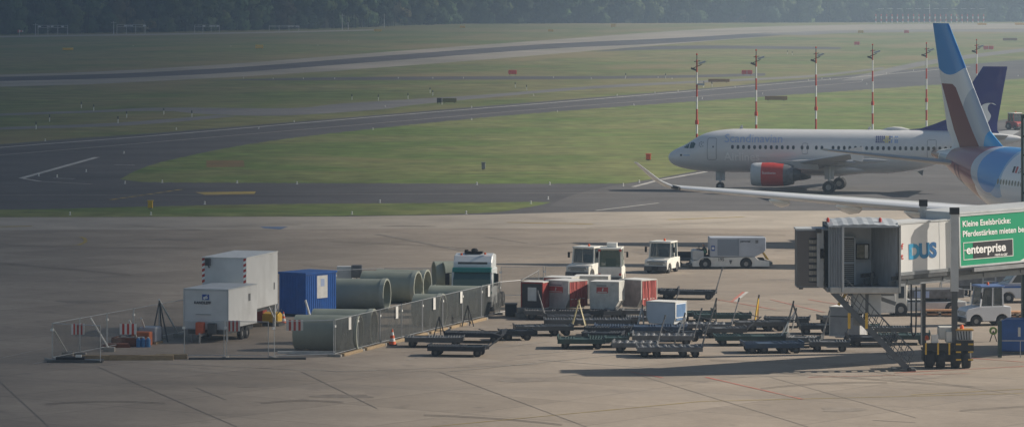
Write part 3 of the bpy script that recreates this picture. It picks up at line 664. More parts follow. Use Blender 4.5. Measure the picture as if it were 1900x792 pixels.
for sg in (-1, 1):
    x = 8.6
    while x < 40.2:
        if sg == 1 or int(x*10) % 2 == 0 or True:
            if x > 34 or sg == 1: FE.patch('cabin_window', rrect(x-.14, x+.14, 5.10, 5.52, .12, 1), M_glass, ew, sg, sub=0)
        x += .533*(1 if x > 34 else 2)
    for dx in (6.0, 15.5, 33.0, 49.2): FE.outline('door', rrect(dx, dx+1.05, 4.25, 6.15, .15), .04, M_line, ew, sg)
    FE.patch('cockpit_window', [(2.1,5.45),(2.9,5.4),(3.1,6.05),(2.7,6.1)], M_tglass, ew, sg)
    FE.patch('cockpit_window', [(3.0,5.4),(3.8,5.5),(3.9,6.0),(3.2,6.1)], M_tglass, ew, sg)
    tipx = 37.3
    wing('wing', [(1.5,18.6,11.6,3.0,.13,0),(2.8,19.6,10.6,3.1,.13,0),(9.5,24.0,7.0,3.85,.135,4),(28.6,36.0,2.75,5.35,.135,5),(29.2,36.6,2.35,5.45,.12,22),(29.85,37.5,1.8,5.85,.09,42),(31.1,39.0,.8,7.1,.08,46)], sg, M_ewing if 'M_ewing' in globals() else mat('glossy white wing paint', (.84,.85,.86), .22, 0, .03, .6, coat=.6), ew)
    for yy, sc_ in ((7.5,1.25),(12.5,1.05),(17.0,.95),(21.5,.8)):
        x0 = 19.6 + (yy-2.8)*.645 + (9.5-yy*.24)*.45; zz = 3.1 + (yy-2.8)*.088
        b = MB(); b.lathe([(0,.02),(.9,.28),(2.4,.42),(4.0,.30),(5.4,.03)], 14, 'x', (0,0,0)); o = b.build('flap_fairing', mat('glossy white wing paint', (.6,.6,.6)), ew, (x0, sg*yy, zz-.42), smooth=True); o.scale = (sc_, sc_, sc_*1.15)
    wing('tailplane', [(.5,50.4,5.3,6.05,.10,0),(9.7,56.3,1.9,7.05,.10,5)], sg, M_wgrey, ew)
    engine(ew, 17.2, sg*9.4, 2.25, 6.2, 1.55, mat('white nacelle paint', (.7,.7,.7), .35), M_chrome, M_mid)
    b = MB(); b.prism([(18.8,3.75),(20.2,4.2),(25.5,4.2),(25.5,3.2),(21.5,2.9)], sg*9.4-.18, sg*9.4+.18, 'y'); b.build('pylon', M_wgrey, ew)
    b = MB(); b.tube((36.2, sg*28.9, 5.35),(36.9, sg*29.2, 5.45), .14, 8); b.build('navigation_light', M_dgrey, ew)
b = MB(); b.lathe([(0,.05),(1.5,.6),(4,.95),(14,1.0),(17.5,.6),(20,.06)], 20, 'x', (0,0,0)); o = b.build('belly_fairing', mat('white belly paint', (.62,.62,.62), .4), ew, (18,0,2.75), smooth=True); o.scale = (1,2.9,1.05)
fin('tail_fin', [(6.9,43.8,11.6,.05),(7.6,45.3,9.6,.07),(8.6,47.6,8.4,.085),(16.75,55.75,3.15,.09)], M_ewfin, ew)
for px_, w_ in ((46.6,.14),(46.95,.14),(47.3,.14)): pass
FE.patch('flag_marking', [(37.6,6.05),(37.95,6.05),(38.15,6.5),(37.8,6.5)], M_dtxt, ew, 1, sub=0)
FE.patch('flag_marking', [(37.1,6.05),(37.45,6.05),(37.65,6.5),(37.3,6.5)], M_red, ew, 1, sub=0)
text('D-A', .5, M_dtxt, ew, None, name='registration', proj=lambda p: Vector((36.9-p.x, FE.y(36.9-p.x, 6.05+p.y, .02), 6.05+p.y)), sub=1)
gear(ew, 6.7, 0, 2.4, .5, .3, 2, .7, 'nose_gear'); gear(ew, 30.5, -5.3, 3.3, .68, .5, 4, 1.35, fwd=1.8); gear(ew, 30.5, 5.3, 3.3, .68, .5, 4, 1.35, fwd=1.8)
# ------------------------------------------------------------------ light masts
M_galv = M_steel
def mast(px, ytop, lean_lamp, label):
    s_ = (ytop - PY)/7.7; Y = F/s_; X = (px-950)/s_; H = 11.7
    t = thing('light_mast', label, 'light mast', (X, Y), 0, 'red and white banded light masts')
    n = 9
    pole = MB(); seg = H/n
    for i in range(n):
        pole.mi = i % 2; pole.tube((0,0,i*seg),(0,0,(i+1)*seg), .13-.006*i, 8)
    pole.build('pole', [mat('mast red', (.50,.05,.03), .5, 0, .1, 2), mat('mast white', (.72,.72,.70), .5, 0, .1, 2)], t, smooth=True)
    jb = MB(); jb.tube((0,0,4.9),(0,0,5.35),.2,8); jb.build('junction_box', M_red, t)
    br = MB(); br.bar((-.45,0,H-.9),(.5,0,H-.5),.08,.08); br.tube((0,0,H),(0,0,H+.5),.05,6); br.bar((-.3,0,H-.2),(.35,0,H-.1),.07,.07); br.build('crossarm', M_dgrey, t)
    for (x, z, w_, d) in ((.55,H-.3,.75,.25),(-.35,H-1.0,.6,.45)):
        l = MB(); l.M = Matrix.Translation((x,-.1,z)) @ Matrix.Rotation(R(-18 if x > 0 else 20), 4, 'Y'); l.prism([(-.25,-.08),(-.18,.12),(.18,.12),(.3,-.08)], -w_/2, w_/2, 'x')
        l.build('floodlight', M_lgrey if x > 0 else M_dgrey, t)
    ol = MB(); ol.lathe([(0,.09),(.12,.09),(.2,.02)], 8, 'z', (0,0,H+.5)); ol.build('obstruction_light', M_red, t)
    return t
for (px, yt, w_) in ((1293,101,'above the pale airliner\'s cockpit'),(1403,93,'above the pale airliner\'s forward windows'),(1514,88,'above the middle of the pale airliner'),(1619,83,'just left of the satcom dome'),(1719,80,'just left of the dark blue fin root'),(1812,74,'between the two tail fins')):
    mast(px, yt, 0, 'red and white mast with floodlights rising ' + w_)
mo = [o for o in C.objects if o.name.startswith('light_mast')]
b = MB(); b.prism([(-.2,-.1),(.2,-.1),(.12,.12),(-.12,.12)], -.35, .35, 'x'); o = b.build('floodlight', M_lgrey, mo[0], (.45,0,9.1)); 
# ------------------------------------------------------------------ small airfield things
def sign(px, py, wpx, hpx, col, where, double=False, body=None):
    s_ = (py-PY)/20; X, Y = G(px, py); w_ = wpx*1.1/s_; h = hpx*1.2/s_
    cname = {'y':'yellow','r':'red','o':'olive','b':'brown','k':'black'}[col]
    m = {'y':mat('sign yellow',(.85,.50,.04),.5),'r':mat('sign red',(.80,.07,.04),.5),'o':mat('sign olive',(.22,.19,.07),.6),'b':mat('sign back brown',(.32,.17,.06),.6),'k':mat('sign black',(.03,.03,.03),.5)}[col]
    t = thing('taxiway_sign', f'{cname} taxiway sign {where}', 'airfield sign', (X, Y), 0)
    b = MB(); b.box(-w_/2, w_/2, -.1, .1, .22*h, h); b.build('panel', m, t, bevel=.02)
    for x in (-w_*.35, w_*.35):
        l = MB(); l.tube((x,0,0),(x,0,.22*h),.05,6); l.build('leg', M_dgrey, t)
    if double:
        b = MB(); b.box(-.02*w_, .02*w_, -.115, -.1, .25*h, .95*h); b.build('divider', M_white, t)
    return t
for a in ((126,94.5,18,4.5,'y','on the far grass at the left edge'),(481,92,13,7,'y','on the far grass left of the runway hump'),(701,60.5,13,5,'y','right of the far antenna frames'),(858,53.5,9,4.5,'y','beside the far runway end, left one'),
          (1022,60.5,9,4.5,'y','behind the runway at mid distance'),(1138,52,8,6,'y','small and square near the wood'),(1597,63,9,5,'y','beyond the taxiway, left of the antenna posts'),(1822,48,15,4,'y','just under the antenna posts'),(1893,48,18,4.5,'y','at the right edge under the wood'),
          (951,140,14,8,'r','alone in the middle of the grass'),(1386,140,18,8,'r','between the first two light masts',True),(1590,85,9,6,'r','left of the fourth light mast top'),(1682,63,8,5,'r','on the far grass above the fourth mast'),(1834,94,17,7,'r','right of the white and blue tail fin',True),
          (1874,77,24,5,'b','seen from behind at the right edge'),(1334,154,36,6,'b','seen from behind beside the first mast'),(1440,188,38,8,'b','lying low beside the wide taxiway'),(834,192,24,8,'o','right of a small black one'),(815,193,8,9,'k','left of an olive one')):
    sign(*a)
def box_post(px, y0, y1, w_, m, name, label, cat):
    s_ = (y1-PY)/20; X, Y = G(px, y1); h = (y1-y0)/s_; ww = w_/s_
    t = thing(name, label, cat, (X, Y)); b = MB(); b.box(-ww/2, ww/2, -ww/2, ww/2, .15*h, h); b.build('box', m, t, bevel=.03)
    b = MB(); b.box(-ww*.62, ww*.62, -ww*.62, ww*.62, h, h+.06); b.build('lid', m, t); b = MB(); b.box(-ww*.4, ww*.4, -ww*.4, ww*.4, 0, .15*h); b.build('foot', M_conc, t); return t
box_post(279,373,388,9,M_yellow,'marker_box','yellow marker box on the grass strip at left','marker box')
box_post(897,302,315,7,M_grey,'equipment_box','grey equipment box standing on the grass island','equipment box')
box_post(1203,286,298,9,M_orange,'marker_box','orange marker box on the grass before the airliner nose','marker box')
# elevated edge lights
def edge_light(px, py, k):
    X, Y = G(px, py); t = thing('edge_light', 'small white taxiway edge light beside the asphalt', 'edge light', (X, Y), 0, 'taxiway and runway edge lights')
    b = MB(); b.lathe([(0,.16),(.05,.15),(.08,.05),(.2,.05)], 8, 'z'); b.build('base', M_white, t, smooth=True)
    b = MB(); b.lathe([(.2,.09),(.28,.11),(.36,.09),(.41,.01)], 8, 'z'); b.build('lens', M_wsheet, t, smooth=True); t.scale = (.7,.7,.7); return t
EL = None
for i, (px, py) in enumerate([(106,329),(160,319),(232,341),(301,339),(72,327),(440,340),(551,342),(885,343),(1020,343),(1156,345),(1186,339),(705,376),(380,379),(985,378),(1017,370),(653,398),(130,399),(280,399),(865,397),
        (715,199),(480,239),(692,241),(875,223),(230,285),(1034,208),(1176,196),(1303,184),(1364,163),(84,262),(327,241),(546,227),(1258,170),(1145,178),(1215,173),(1415,175),(1608,157),(1645,137),(1695,132),(1525,147),(1600,150),(990,178),(820,194),(875,200),
        (452,146),(507,147),(563,147),(621,147),(739,146),(803,146),(860,146),(1027,145),(1097,147),(1160,146),(1221,145),(1247,147),(428,87),(247,86),(590,85),(647,77),(1305,162),(1540,148),(1500,150),(1889,142),(1800,210),(1751,240)]):
    if EL is None: EL = edge_light(px, py, i); 
    else:
        c = copy_tree(EL); X, Y = G(px, py); c.location = (X, Y, 0)
PS = None
for i, (px, py) in enumerate([(67,240),(92,226),(174,206),(151,201),(219,229),(235,219),(304,213),(356,218),(653,186),(757,184),(956,163),(977,168),(803,178),(1161,145),(1235,146),(1306,161),(1321,162),(1461,101),(1470,103),(702,187),(798,173)]):
    X, Y = G(px, py)
    if PS is None:
        PS = thing('marker_post', 'thin black and white marker post in the grass', 'marker post', (X, Y), 0, 'black and white marker posts'); b = MB(); b.tube((0,0,0),(0,0,.6),.06,6); b.build('post', M_white, PS); b = MB(); b.tube((0,0,.6),(0,0,1.0),.09,6); b.build('cap', M_dgrey, PS)
    else: c = copy_tree(PS); c.location = (X, Y, 0)
# localizer array below the wood
X0, Y0 = G(1725, 44); s0 = F/Y0
t = thing('antenna_array', 'long row of red and white posts with a white rail before the wood', 'antenna array', (X0, Y0))
for i in range(21):
    x = (1625+i*10-1725)/s0; b = MB()
    for k in range(4): b.mi = k % 2; b.tube((x,0,k*1.1),(x,0,(k+1)*1.1), .28, 6)
    b.build('post', [mat('mast white',()), mat('mast red',())], t)
    b = MB(); b.tube((x,0,4.4),(x,0,7.0),.07,5); b.build('upper_rod', M_dgrey, t)
for i in range(12):
    x0 = (1630+i*17-1725)/s0; b = MB(); b.bar((x0,0,7.0),(x0+2.6,0,7.0),.16,.16); b.build('rail_segment', M_white, t)
b = MB(); b.tube((0,0,0),(0,0,9),.12,6); b.build('centre_mast', M_white, t)
# antenna frames at far left
def frame(px, py, w_, h_, lab):
    X, Y = G(px, py); s_ = F/Y; W_ = w_/s_; H_ = h_/s_; t = thing('antenna_gantry', lab, 'antenna gantry', (X, Y), 0, 'pale antenna frames at the edge of the wood')
    for k in range(4): x = -W_/2 + W_*k/3; b = MB(); b.tube((x,0,0),(x,0,H_*.8),.10,5); b.build('post', M_lgrey, t)
    for z in (.62, .8): b = MB(); b.bar((-W_/2,0,H_*z),(W_/2,0,H_*z),.14,.14); b.build('rail', M_lgrey, t)
    rr = random.Random(px)
    for k in range(5): x = -W_/2+W_*rr.random(); b = MB(); b.box(x-.5,x+.5,-.1,.1,H_*.66,H_*.76); b.build('panel', M_white, t)
    return t
frame(98,66,55,23,'pale antenna frame before the dark wood, farthest left of four'); frame(243,64,52,22,'pale antenna frame second from the left, beside a tall thin pole')
frame(384,61.5,46,18,'pale antenna frame third from the left before the wood'); frame(527,58.5,55,13,'pale antenna frame nearest the runway end')
for px, py, h, lab in ((211,64,24,'thin pale pole left of the second antenna frame'),(66,66,22,'thin pale pole at the far left of the wood'),(635,56,30,'tall thin pale pole right of the antenna frames'),(713,52,26,'thin pale pole behind the yellow sign'),(646,56,14,'short pale pole right of the tall pole')):
    X, Y = G(px, py); s_ = F/Y; b = MB(); b.tube((0,0,0),(0,0,h/s_),.16,6,.1); b.bar((-1,0,h/s_*.9),(1,0,h/s_*.9),.12,.12); tag(b.build('pole', M_lgrey, None, (X,Y,0)), lab, 'pole')
X, Y = G(783,45); t = thing('radar_hut', 'small white tower with an antenna at the edge of the wood', 'radar hut', (X, Y)); b = MB(); b.prism([(-1.2,0),(1.2,0),(1.0,1.8),(-1.0,1.8)], -1.2, 1.2, 'y'); b.build('hut', M_white, t)
b = MB(); b.box(.4,1.5,-.5,.5,1.8,3.6); b.build('cabinet', M_white, t); b = MB(); b.tube((-.8,0,1.8),(-.8,0,4.4),.1,6); b.bar((-1.6,0,3.0),(.2,0,3.2),.2,.3); b.build('antenna', M_lgrey, t)
X, Y = G(36,68); t = thing('windsock', 'red and white windsock on a post at the far left edge', 'windsock', (X, Y)); b = MB(); b.tube((0,0,0),(0,0,1.6),.1,6); b.build('post', M_lgrey, t)
b = MB()
for k in range(4): b.mi = k % 2; b.tube((-.6+k*.5,0,1.9),(-.1+k*.5,0,1.85),.55-.08*k,8,.47-.08*k)
b.build('sock', [M_red, M_white], t)
X, Y = G(1885,237)
# small tug far right
# ------------------------------------------------------------------ tow tractors
def arch_profile(y0, y1, zb, wheels, ra, top, zc=None):
    pts = [(y0, zb)]
    for wy in wheels:
        zc_ = ra*.78 if zc is None else zc
        a0 = math.asin(max(-1, min(1, (zb - zc_)/ra))) 
        for k in range(9):
            a = math.pi - a0 - (math.pi - 2*a0)*k/8
            pts.append((wy + ra*math.cos(a), zc_ + ra*math.sin(a)))
    pts.append((y1, zb)); return pts + top
def tractor(name, label, px, py, rot, W=1.5, L=3.0, Hh=2.1, body=None, glassm=None, rear_glass=False, num=None, beacon=True, dark=False, cat='tow tractor', roofm=None, grille=None):
    body = body or M_cream; glassm = glassm or M_cglass; X, Y = G(px, py)
    t = thing(name, label, cat, (X, Y), rot)
    h = W/2; f, r_ = -L/2, L/2; wr = .30; wy0, wy1 = f+.62, r_-.55
    hz = Hh*.50; cab0 = f + L*.30; cab1 = r_ - (.02 if rear_glass else L*.16)
    top = [(r_, hz*.95), (cab1, hz*.98), (cab0, hz*.98), (f+.12, hz*.86), (f, hz*.74)]
    b = MB(); b.prism(arch_profile(f, r_, .30, (wy0, wy1), .40, top), -h, h, 'x'); b.build('body', body, t, bevel=.02)
    b = MB(); b.box(-h-.01, h+.01, f-.14, f+.02, .2, .52); b.build('front_bumper', M_dgrey, t, bevel=.03)
    b = MB(); b.box(-.2,.2,f-.28,f-.14,.28,.5); b.build('tow_coupling', M_black, t)
    b = MB(); b.box(-h, h, r_-.02, r_+.1, .25, .55); b.build('rear_bumper', M_dgrey, t)
    g = MB(); 
    for k in range(4): g.box(-h*.62, h*.62, f-.012, f+.03, .60+k*.07, .64+k*.07)
    g.build('grille', grille or M_dgrey, t)
    for sx in (-1, 1):
        b = MB(); b.lathe([(-.02,.01),(-.02,.08),(.03,.09)], 12, 'y', (sx*h*.72, f+.0, .78)); b.build('headlight', M_hub, t)
    # cab: floor frame, four pillars, glass, roof
    zt = Hh - .12; sl = .16
    def pill(nm, p, q, w_=.075):
        b = MB(); b.bar(p, q, w_, w_); return b.build(nm, body, t)
    for sx in (-1, 1):
        x = sx*(h-.05)
        pill('pillar', (x, cab0+.04, hz*.97), (x*.95, cab0+sl+.04, zt)); pill('pillar', (x, cab1-.04, hz*.95), (x*.95, cab1-.06, zt)); pill('pillar', (x, (cab0+cab1)/2+.05, hz*.95), (x*.95, (cab0+cab1)/2+.08, zt))
        y_ = [(cab0+.10,hz*1.0),((cab0+cab1)/2,hz*1.0),((cab0+cab1)/2+.02,zt-.04),(cab0+sl+.1,zt-.04)]
        b = MB(); b.prism(y_, x-.008, x+.008, 'x'); b.build('side_window', glassm, t)
        b = MB(); b.prism([((cab0+cab1)/2+.1,hz),(cab1-.1,hz),(cab1-.12,zt-.04),((cab0+cab1)/2+.12,zt-.04)], x-.008, x+.008, 'x'); b.build('side_window', glassm, t)
        m = MB(); m.bar((sx*h, cab0+.15, zt-.25), (sx*(h+.2), cab0+.02, zt-.3), .03, .03); m.box(sx*(h+.2)-.07, sx*(h+.2)+.07, cab0-.02, cab0+.05, zt-.62, zt-.25); m.build('mirror', M_black, t)
    b = MB(); b.add([(-h+.12,cab0+.05,hz*1.01),(h-.12,cab0+.05,hz*1.01),(h-.14,cab0+sl+.03,zt-.03),(-h+.14,cab0+sl+.03,zt-.03)], [(0,1,2,3)])
    b.add([(-h+.12,cab0+.07,hz*1.01),(h-.12,cab0+.07,hz*1.01),(h-.14,cab0+sl+.05,zt-.03),(-h+.14,cab0+sl+.05,zt-.03)], [(0,1,2,3)]); b.build('windscreen', glassm, t)
    b = MB(); b.box(-h+.12,h-.12,cab1-.045,cab1-.03,hz*.99,zt-.03); b.build('rear_window', glassm, t)
    b = MB(); b.bar((-.25,cab0+.03,hz*1.08),(.22,cab0+.08,hz*1.25),.02,.02); b.build('wiper', M_black, t)
    b = MB(); b.box(-.33,.33,(cab0+cab1)/2+.1,(cab0+cab1)/2+.28,hz*.9,hz+.5); b.build('driver_seat', M_dgrey, t)
    b = MB(); b.box(-h+.02, h-.02, cab0+sl-.12, cab1+.06, zt, zt+.12); b.build('roof', roofm or body, t, bevel=.04)
    if beacon: b = MB(); b.lathe([(0,.08),(.12,.08),(.18,.02)], 8, 'z', (.1,(cab0+cab1)/2,zt+.12)); b.build('beacon', M_orange, t)
    for sx in (-1, 1):
        for wy in (wy0, wy1): wheel(t, sx*(h-.14), wy, wr, .24)
    b = MB(); b.box(-h+.28, h-.28, f+.1, r_-.1, .25, .6); b.build('underbody', M_black, t)
    return t, h, f, r_, zt
tA = tractor('tow_tractor', 'white tow tractor with square windscreen parked left of the green glazed one', 1088, 516, -24, 1.65, 3.1, 2.15)
tB, h, f, r_, zt = tractor('tow_tractor', 'white tractor with green tinted rear window and red corner lights', 1135, 526, 174, 1.58, 3.0, 2.45, glassm=mat('green tinted glass', (.07,.13,.105), .1, 0, .1, 1, alpha=.6), rear_glass=True, grille=M_dgrey)
for sx in (-1, 1):
    for z in (.72, zt-.03): b = MB(); b.box(sx*(h-.1)-.08, sx*(h-.1)+.08, r_, r_+.06, z-.07, z+.07); b.build('tail_light', M_red, tB)
b = MB(); b.box(-.4,.25,.1,1.0,zt+.12,zt+.42); b.build('roof_unit', M_white, tB)
tC = tractor('tow_tractor', 'white tow tractor with black bumper standing left of the grey service truck', 1229, 505, -20, 1.62, 2.9, 2.15)
tE, h, f, r_, zt = tractor('tow_tractor', 'white tow tractor with blue lettering in the shade behind the bridge legs', 1826, 603, -76, 1.55, 2.75, 2.35, body=mat('cool white paint', (.66,.68,.72), .4, 0, .05, 1), roofm=mat('blue roof paint', (.10,.17,.36), .4, 0, .05, 1), grille=M_grey)
text('GSE 214', .22, M_ltxt, tE, Matrix.Translation((-h-.012, -.2, .78)) @ Matrix.Rotation(R(-90),4,'Z') @ Matrix.Rotation(R(90),4,'X')) if False else None
b = MB(); b.box(-h-.012,-h,-.1,.5,.84,.92); b.build('stripe_marking', M_ltxt, tE)
b = MB(); b.box(-h+.1,h-.1,.25,1.2,1.15,2.2); 
tF, h, f, r_, zt = tractor('tow_tractor', 'small tractor with red engine cover far off behind the dark blue tail', 1885, 241, 30, 1.5, 2.6, 2.3, body=mat('tractor red', (.34,.05,.05), .5), roofm=M_white)
# far dark wheels look large
for sx in (-1,1): wheel(tF, sx*.8, .55, .5, .3)
# ------------------------------------------------------------------ service truck 195 with driver
X, Y = G(1353, 497); tD = thing('service_truck', 'grey box service truck numbered 195 with an open driving seat at its front', 'service truck', (X, Y), -88)
Mb = mat('blue grey box paint', (.44,.48,.55), .5, 0, .06, 1.2, dirt=.3, dirtcol=(.2,.2,.2)); Mb2 = mat('darker grey shutter', (.22,.26,.32), .5, 0, .06, 1.2)
b = MB(); b.prism(arch_profile(-2.65, 2.72, .16, (-1.75, 1.10), .44, [(2.72,.50),(2.0,.62),(1.75,.83),(-2.0,.83),(-2.3,.60),(-2.65,.55)], zc=.36), -.95, .95, 'x'); b.build('chassis', M_white, tD, bevel=.02)
b = MB(); b.prism([(-1.42,.85),(1.75,.85),(2.32,1.15),(2.48,1.32),(2.48,2.18),(-1.42,2.18)], -.92, .92, 'x'); bx = b.build('box_body', Mb, tD, bevel=.03)
b = MB(); b.box(.92,.93,-.9,.55,.93,2.05); b.box(.92,.96,.56,.60,.9,2.1); b.build('roller_shutter', Mb2, bx)
b = MB(); b.box(.92,.935,-1.34,-1.08,1.25,1.62); b.build('blue_logo', mat('logo blue', (.02,.08,.35), .5), bx)
b = MB(); b.box(.935,.945,-1.29,-1.13,1.36,1.52); b.build('white_mark', M_white, bx)
b = MB(); b.box(.92,.93,1.75,1.95,1.78,2.0); b.build('grey_mark', M_mid, bx)
MS = lambda y, z: Matrix.Translation((-.97, y, z)) @ Matrix.Rotation(R(90),4,'Z') @ Matrix.Rotation(R(180),4,'Z') @ Matrix.Rotation(R(90),4,'X')
def side_text(s_, y, z, size, m, par, bold=.004, x=.952):
    # left flank faces local -x; letters read towards +y
    Mx = Matrix(((0,0,-1,x),(-1,0,0,y),(0,1,0,z),(0,0,0,1)))
    Mx = Matrix(((0,0,1,x),(1,0,0,y),(0,1,0,z),(0,0,0,1)))
    return text(s_, size, m, par, Mx, bold=bold)
side_text('195', -.88, .56, .30, M_dtxt, tD, .008); side_text('personal', .70, 1.86, .20, M_dtxt, bx, .006, .93); side_text('www.airport', .72, 1.68, .10, M_dtxt, bx, 0, -.932) if False else None
b = MB(); b.lathe([(0,.03),(.22,.10),(.26,.10)], 10, 'z', (.94,.02,.35)); b.build('side_fitting', M_dgrey, tD)
b = MB(); b.prism([(-2.62,.62),(-1.85,.62),(-1.85,1.25),(-2.5,1.32),(-2.62,1.2)], -.85, .85, 'x'); b.build('front_console', M_lgrey, tD, bevel=.03)
b = MB(); b.tube((.35,-2.3,1.25),(.35,-2.15,1.42),.02,6); b.lathe([(-.015,.16),(.015,.16),(.015,.13),(-.015,.13),(-.015,.16)], 14, 'y', (.35,-2.14,1.42)); b.build('steering_wheel', M_black, tD)
b = MB(); b.box(.1,.6,-1.9,-1.45,.85,.95); b.box(.1,.6,-1.5,-1.45,.95,1.3); b.build('driver_seat', M_black, tD)
b = MB(); b.box(-.9,.9,2.72,2.95,.25,.45); b.build('rear_platform', M_dgrey, tD)
b = MB(); b.prism([(2.3,1.1),(2.4,1.1),(2.75,.62),(2.6,.62)], -.6, .6, 'x'); b.build('rear_ramp', M_yellow, tD)
b = MB(); b.tube((-.6,-3.0,.25),(-.6,-2.6,.35),.05,6); b.box(-.7,.7,-2.95,-2.6,.2,.35); b.build('front_bumper', M_dgrey, tD)
for sx in (-1,1):
    for wy in (-1.75, 1.10): wheel(tD, sx*.8, wy, .34, .26)
b = MB(); b.box(-.6,.6,-2.5,2.4,.2,.7); b.build('underbody', M_black, tD)
def figure(name, label, joints, edges, radii, mt, loc, rz, root):
    me = bpy.data.meshes.new(name); me.from_pydata(joints, edges, []); o = bpy.data.objects.new(name, me); C.objects.link(o)
    sk = o.modifiers.new('skin','SKIN'); sb = o.modifiers.new('sub','SUBSURF'); sb.levels = 2
    for i, rr in enumerate(radii): me.skin_vertices[0].data[i].radius = (rr, rr)
    me.skin_vertices[0].data[root].use_root = True
    dg = bpy.context.evaluated_depsgraph_get(); m2 = bpy.data.meshes.new_from_object(o.evaluated_get(dg)); m2.name = name
    bpy.data.objects.remove(o); m2.materials.clear(); m2.materials.append(mt); o = bpy.data.objects.new(name, m2); C.objects.link(o); m2.shade_smooth()
    o.location = loc; o.rotation_euler[2] = rz; return o
def add_skin(me): pass
def make_driver():
    # local frame: faces -y; pelvis on the truck's seat at z=1.05
    J = [(0,0,1.05),(0,-.03,1.22),(0,-.07,1.42),(0,-.11,1.54),(0,-.15,1.64),(0,-.17,1.74),
         (-.18,-.09,1.47),(-.24,-.25,1.30),(-.16,-.46,1.38),(-.14,-.54,1.40),(.18,-.09,1.47),(.24,-.25,1.30),(.16,-.46,1.38),(.14,-.54,1.40),
         (-.10,-.05,1.03),(-.13,-.46,1.08),(-.13,-.58,.72),(-.13,-.72,.68),(.10,-.05,1.03),(.13,-.46,1.08),(.13,-.58,.72),(.13,-.72,.68)]
    E = [(0,1),(1,2),(2,3),(3,4),(4,5),(2,6),(6,7),(7,8),(8,9),(2,10),(10,11),(11,12),(12,13),(0,14),(14,15),(15,16),(16,17),(0,18),(18,19),(19,20),(20,21)]
    Rr = [.15,.15,.16,.06,.095,.085,.075,.05,.038,.035,.075,.05,.038,.035,.10,.075,.05,.04,.10,.075,.05,.04]
    me = bpy.data.meshes.new('person'); me.from_pydata(J, E, []); o = bpy.data.objects.new('person', me); C.objects.link(o)
    o.modifiers.new('skin','SKIN'); sb = o.modifiers.new('sub','SUBSURF'); sb.levels = 2
    if not me.skin_vertices:
        bpy.context.view_layer.objects.active = o
    for i, rr in enumerate(Rr): me.skin_vertices[0].data[i].radius = (rr, rr)
    me.skin_vertices[0].data[0].use_root = True
    dg = bpy.context.evaluated_depsgraph_get(); m2 = bpy.data.meshes.new_from_object(o.evaluated_get(dg)); m2.name = 'person'
    bpy.data.objects.remove(o)
    skin = mat('skin', (.42,.25,.17), .6); jac = mat('dark work jacket', (.035,.04,.05), .8); trs = mat('dark work trousers', (.02,.025,.04), .8); hair = mat('dark brown hair', (.03,.02,.015), .8)
    m2.materials.clear()
    for m in (jac, skin, trs, hair): m2.materials.append(m)
    for p in m2.polygons:
        c = p.center
        p.material_index = 1 if (c.z > 1.585 and c.y < -.15) or (c.z > 1.55 and c.z < 1.66) or c.y < -.47 and c.z > 1.3 else (3 if c.z > 1.62 else (2 if c.z < 1.08 else 0))
    m2.shade_smooth()
    p = bpy.data.objects.new('person', m2); C.objects.link(p); tag(p, 'dark-haired driver in a dark jacket sitting at the open front of the truck', 'person')
    v = MB(); v.loft([[(.17*math.cos(a), -.05+.125*math.sin(a)+dy, z) for a in [2*math.pi*i/14 for i in range(14)]] for z, dy in ((1.08,.02),(1.2,.02),(1.34,0),(1.44,-.02))], cap=False)
    vo = v.build('hi_vis_vest', mat('green hi-vis vest', (.10,.32,.20), .8), p, smooth=True); vo.scale = (1.06,1.2,1)
    # hands: palm and five fingers on each
    for sx in (-1, 1):
        hb = MB(); cx = sx*.14
        hb.M = Matrix.Translation((cx, -.57, 1.40))
        hb.box(-.03,.03,-.05,.03,-.012,.012)
        for k, ln in enumerate((.034,.04,.037,.03)): xx = -.024+k*.016; hb.tube((xx,-.05,0),(xx,-.05-ln,-.012),.007,6); hb.tube((xx,-.05-ln,-.012),(xx,-.05-ln,-.045),.0065,6)
        hb.tube((-sx*.03,-.0,0),(-sx*.055,-.035,-.02),.008,6); hb.build('hand', skin, p, smooth=True)
    hd = MB(); hd.lathe([(-.02,.012),(0,.02),(.03,.005)], 8, 'z', (0,-.265,1.70)); hd.build('nose', skin, p)
    c_, s_ = math.cos(R(-88)), math.sin(R(-88)); lx, ly = .35, -1.68
    p.location = (X + lx*c_ - ly*s_, Y + lx*s_ + ly*c_, -.02); p.rotation_euler[2] = R(-88)
make_driver()
# small flat trailer between tractor and truck
X, Y = G(1272, 494); t = thing('baggage_trailer', 'dark empty trailer coupled between the white tractor and the grey truck', 'trailer', (X, Y), 4)
b = MB(); b.box(-.75,.75,-.7,.7,.42,.58); b.build('deck', M_dgrey, t); b = MB(); b.box(-.75,.75,.62,.70,.58,1.0); b.box(-.75,-.68,-.7,.7,.58,.85); b.build('side_board', M_navy, t)
b = MB(); b.bar((.75,0,.4),(1.25,0,.35),.08,.06); b.build('drawbar', M_mid, t)
for x in (-.5,.5):
    for y in (-.6,.6): wheel(t, x, y, .2, .14, 'y')
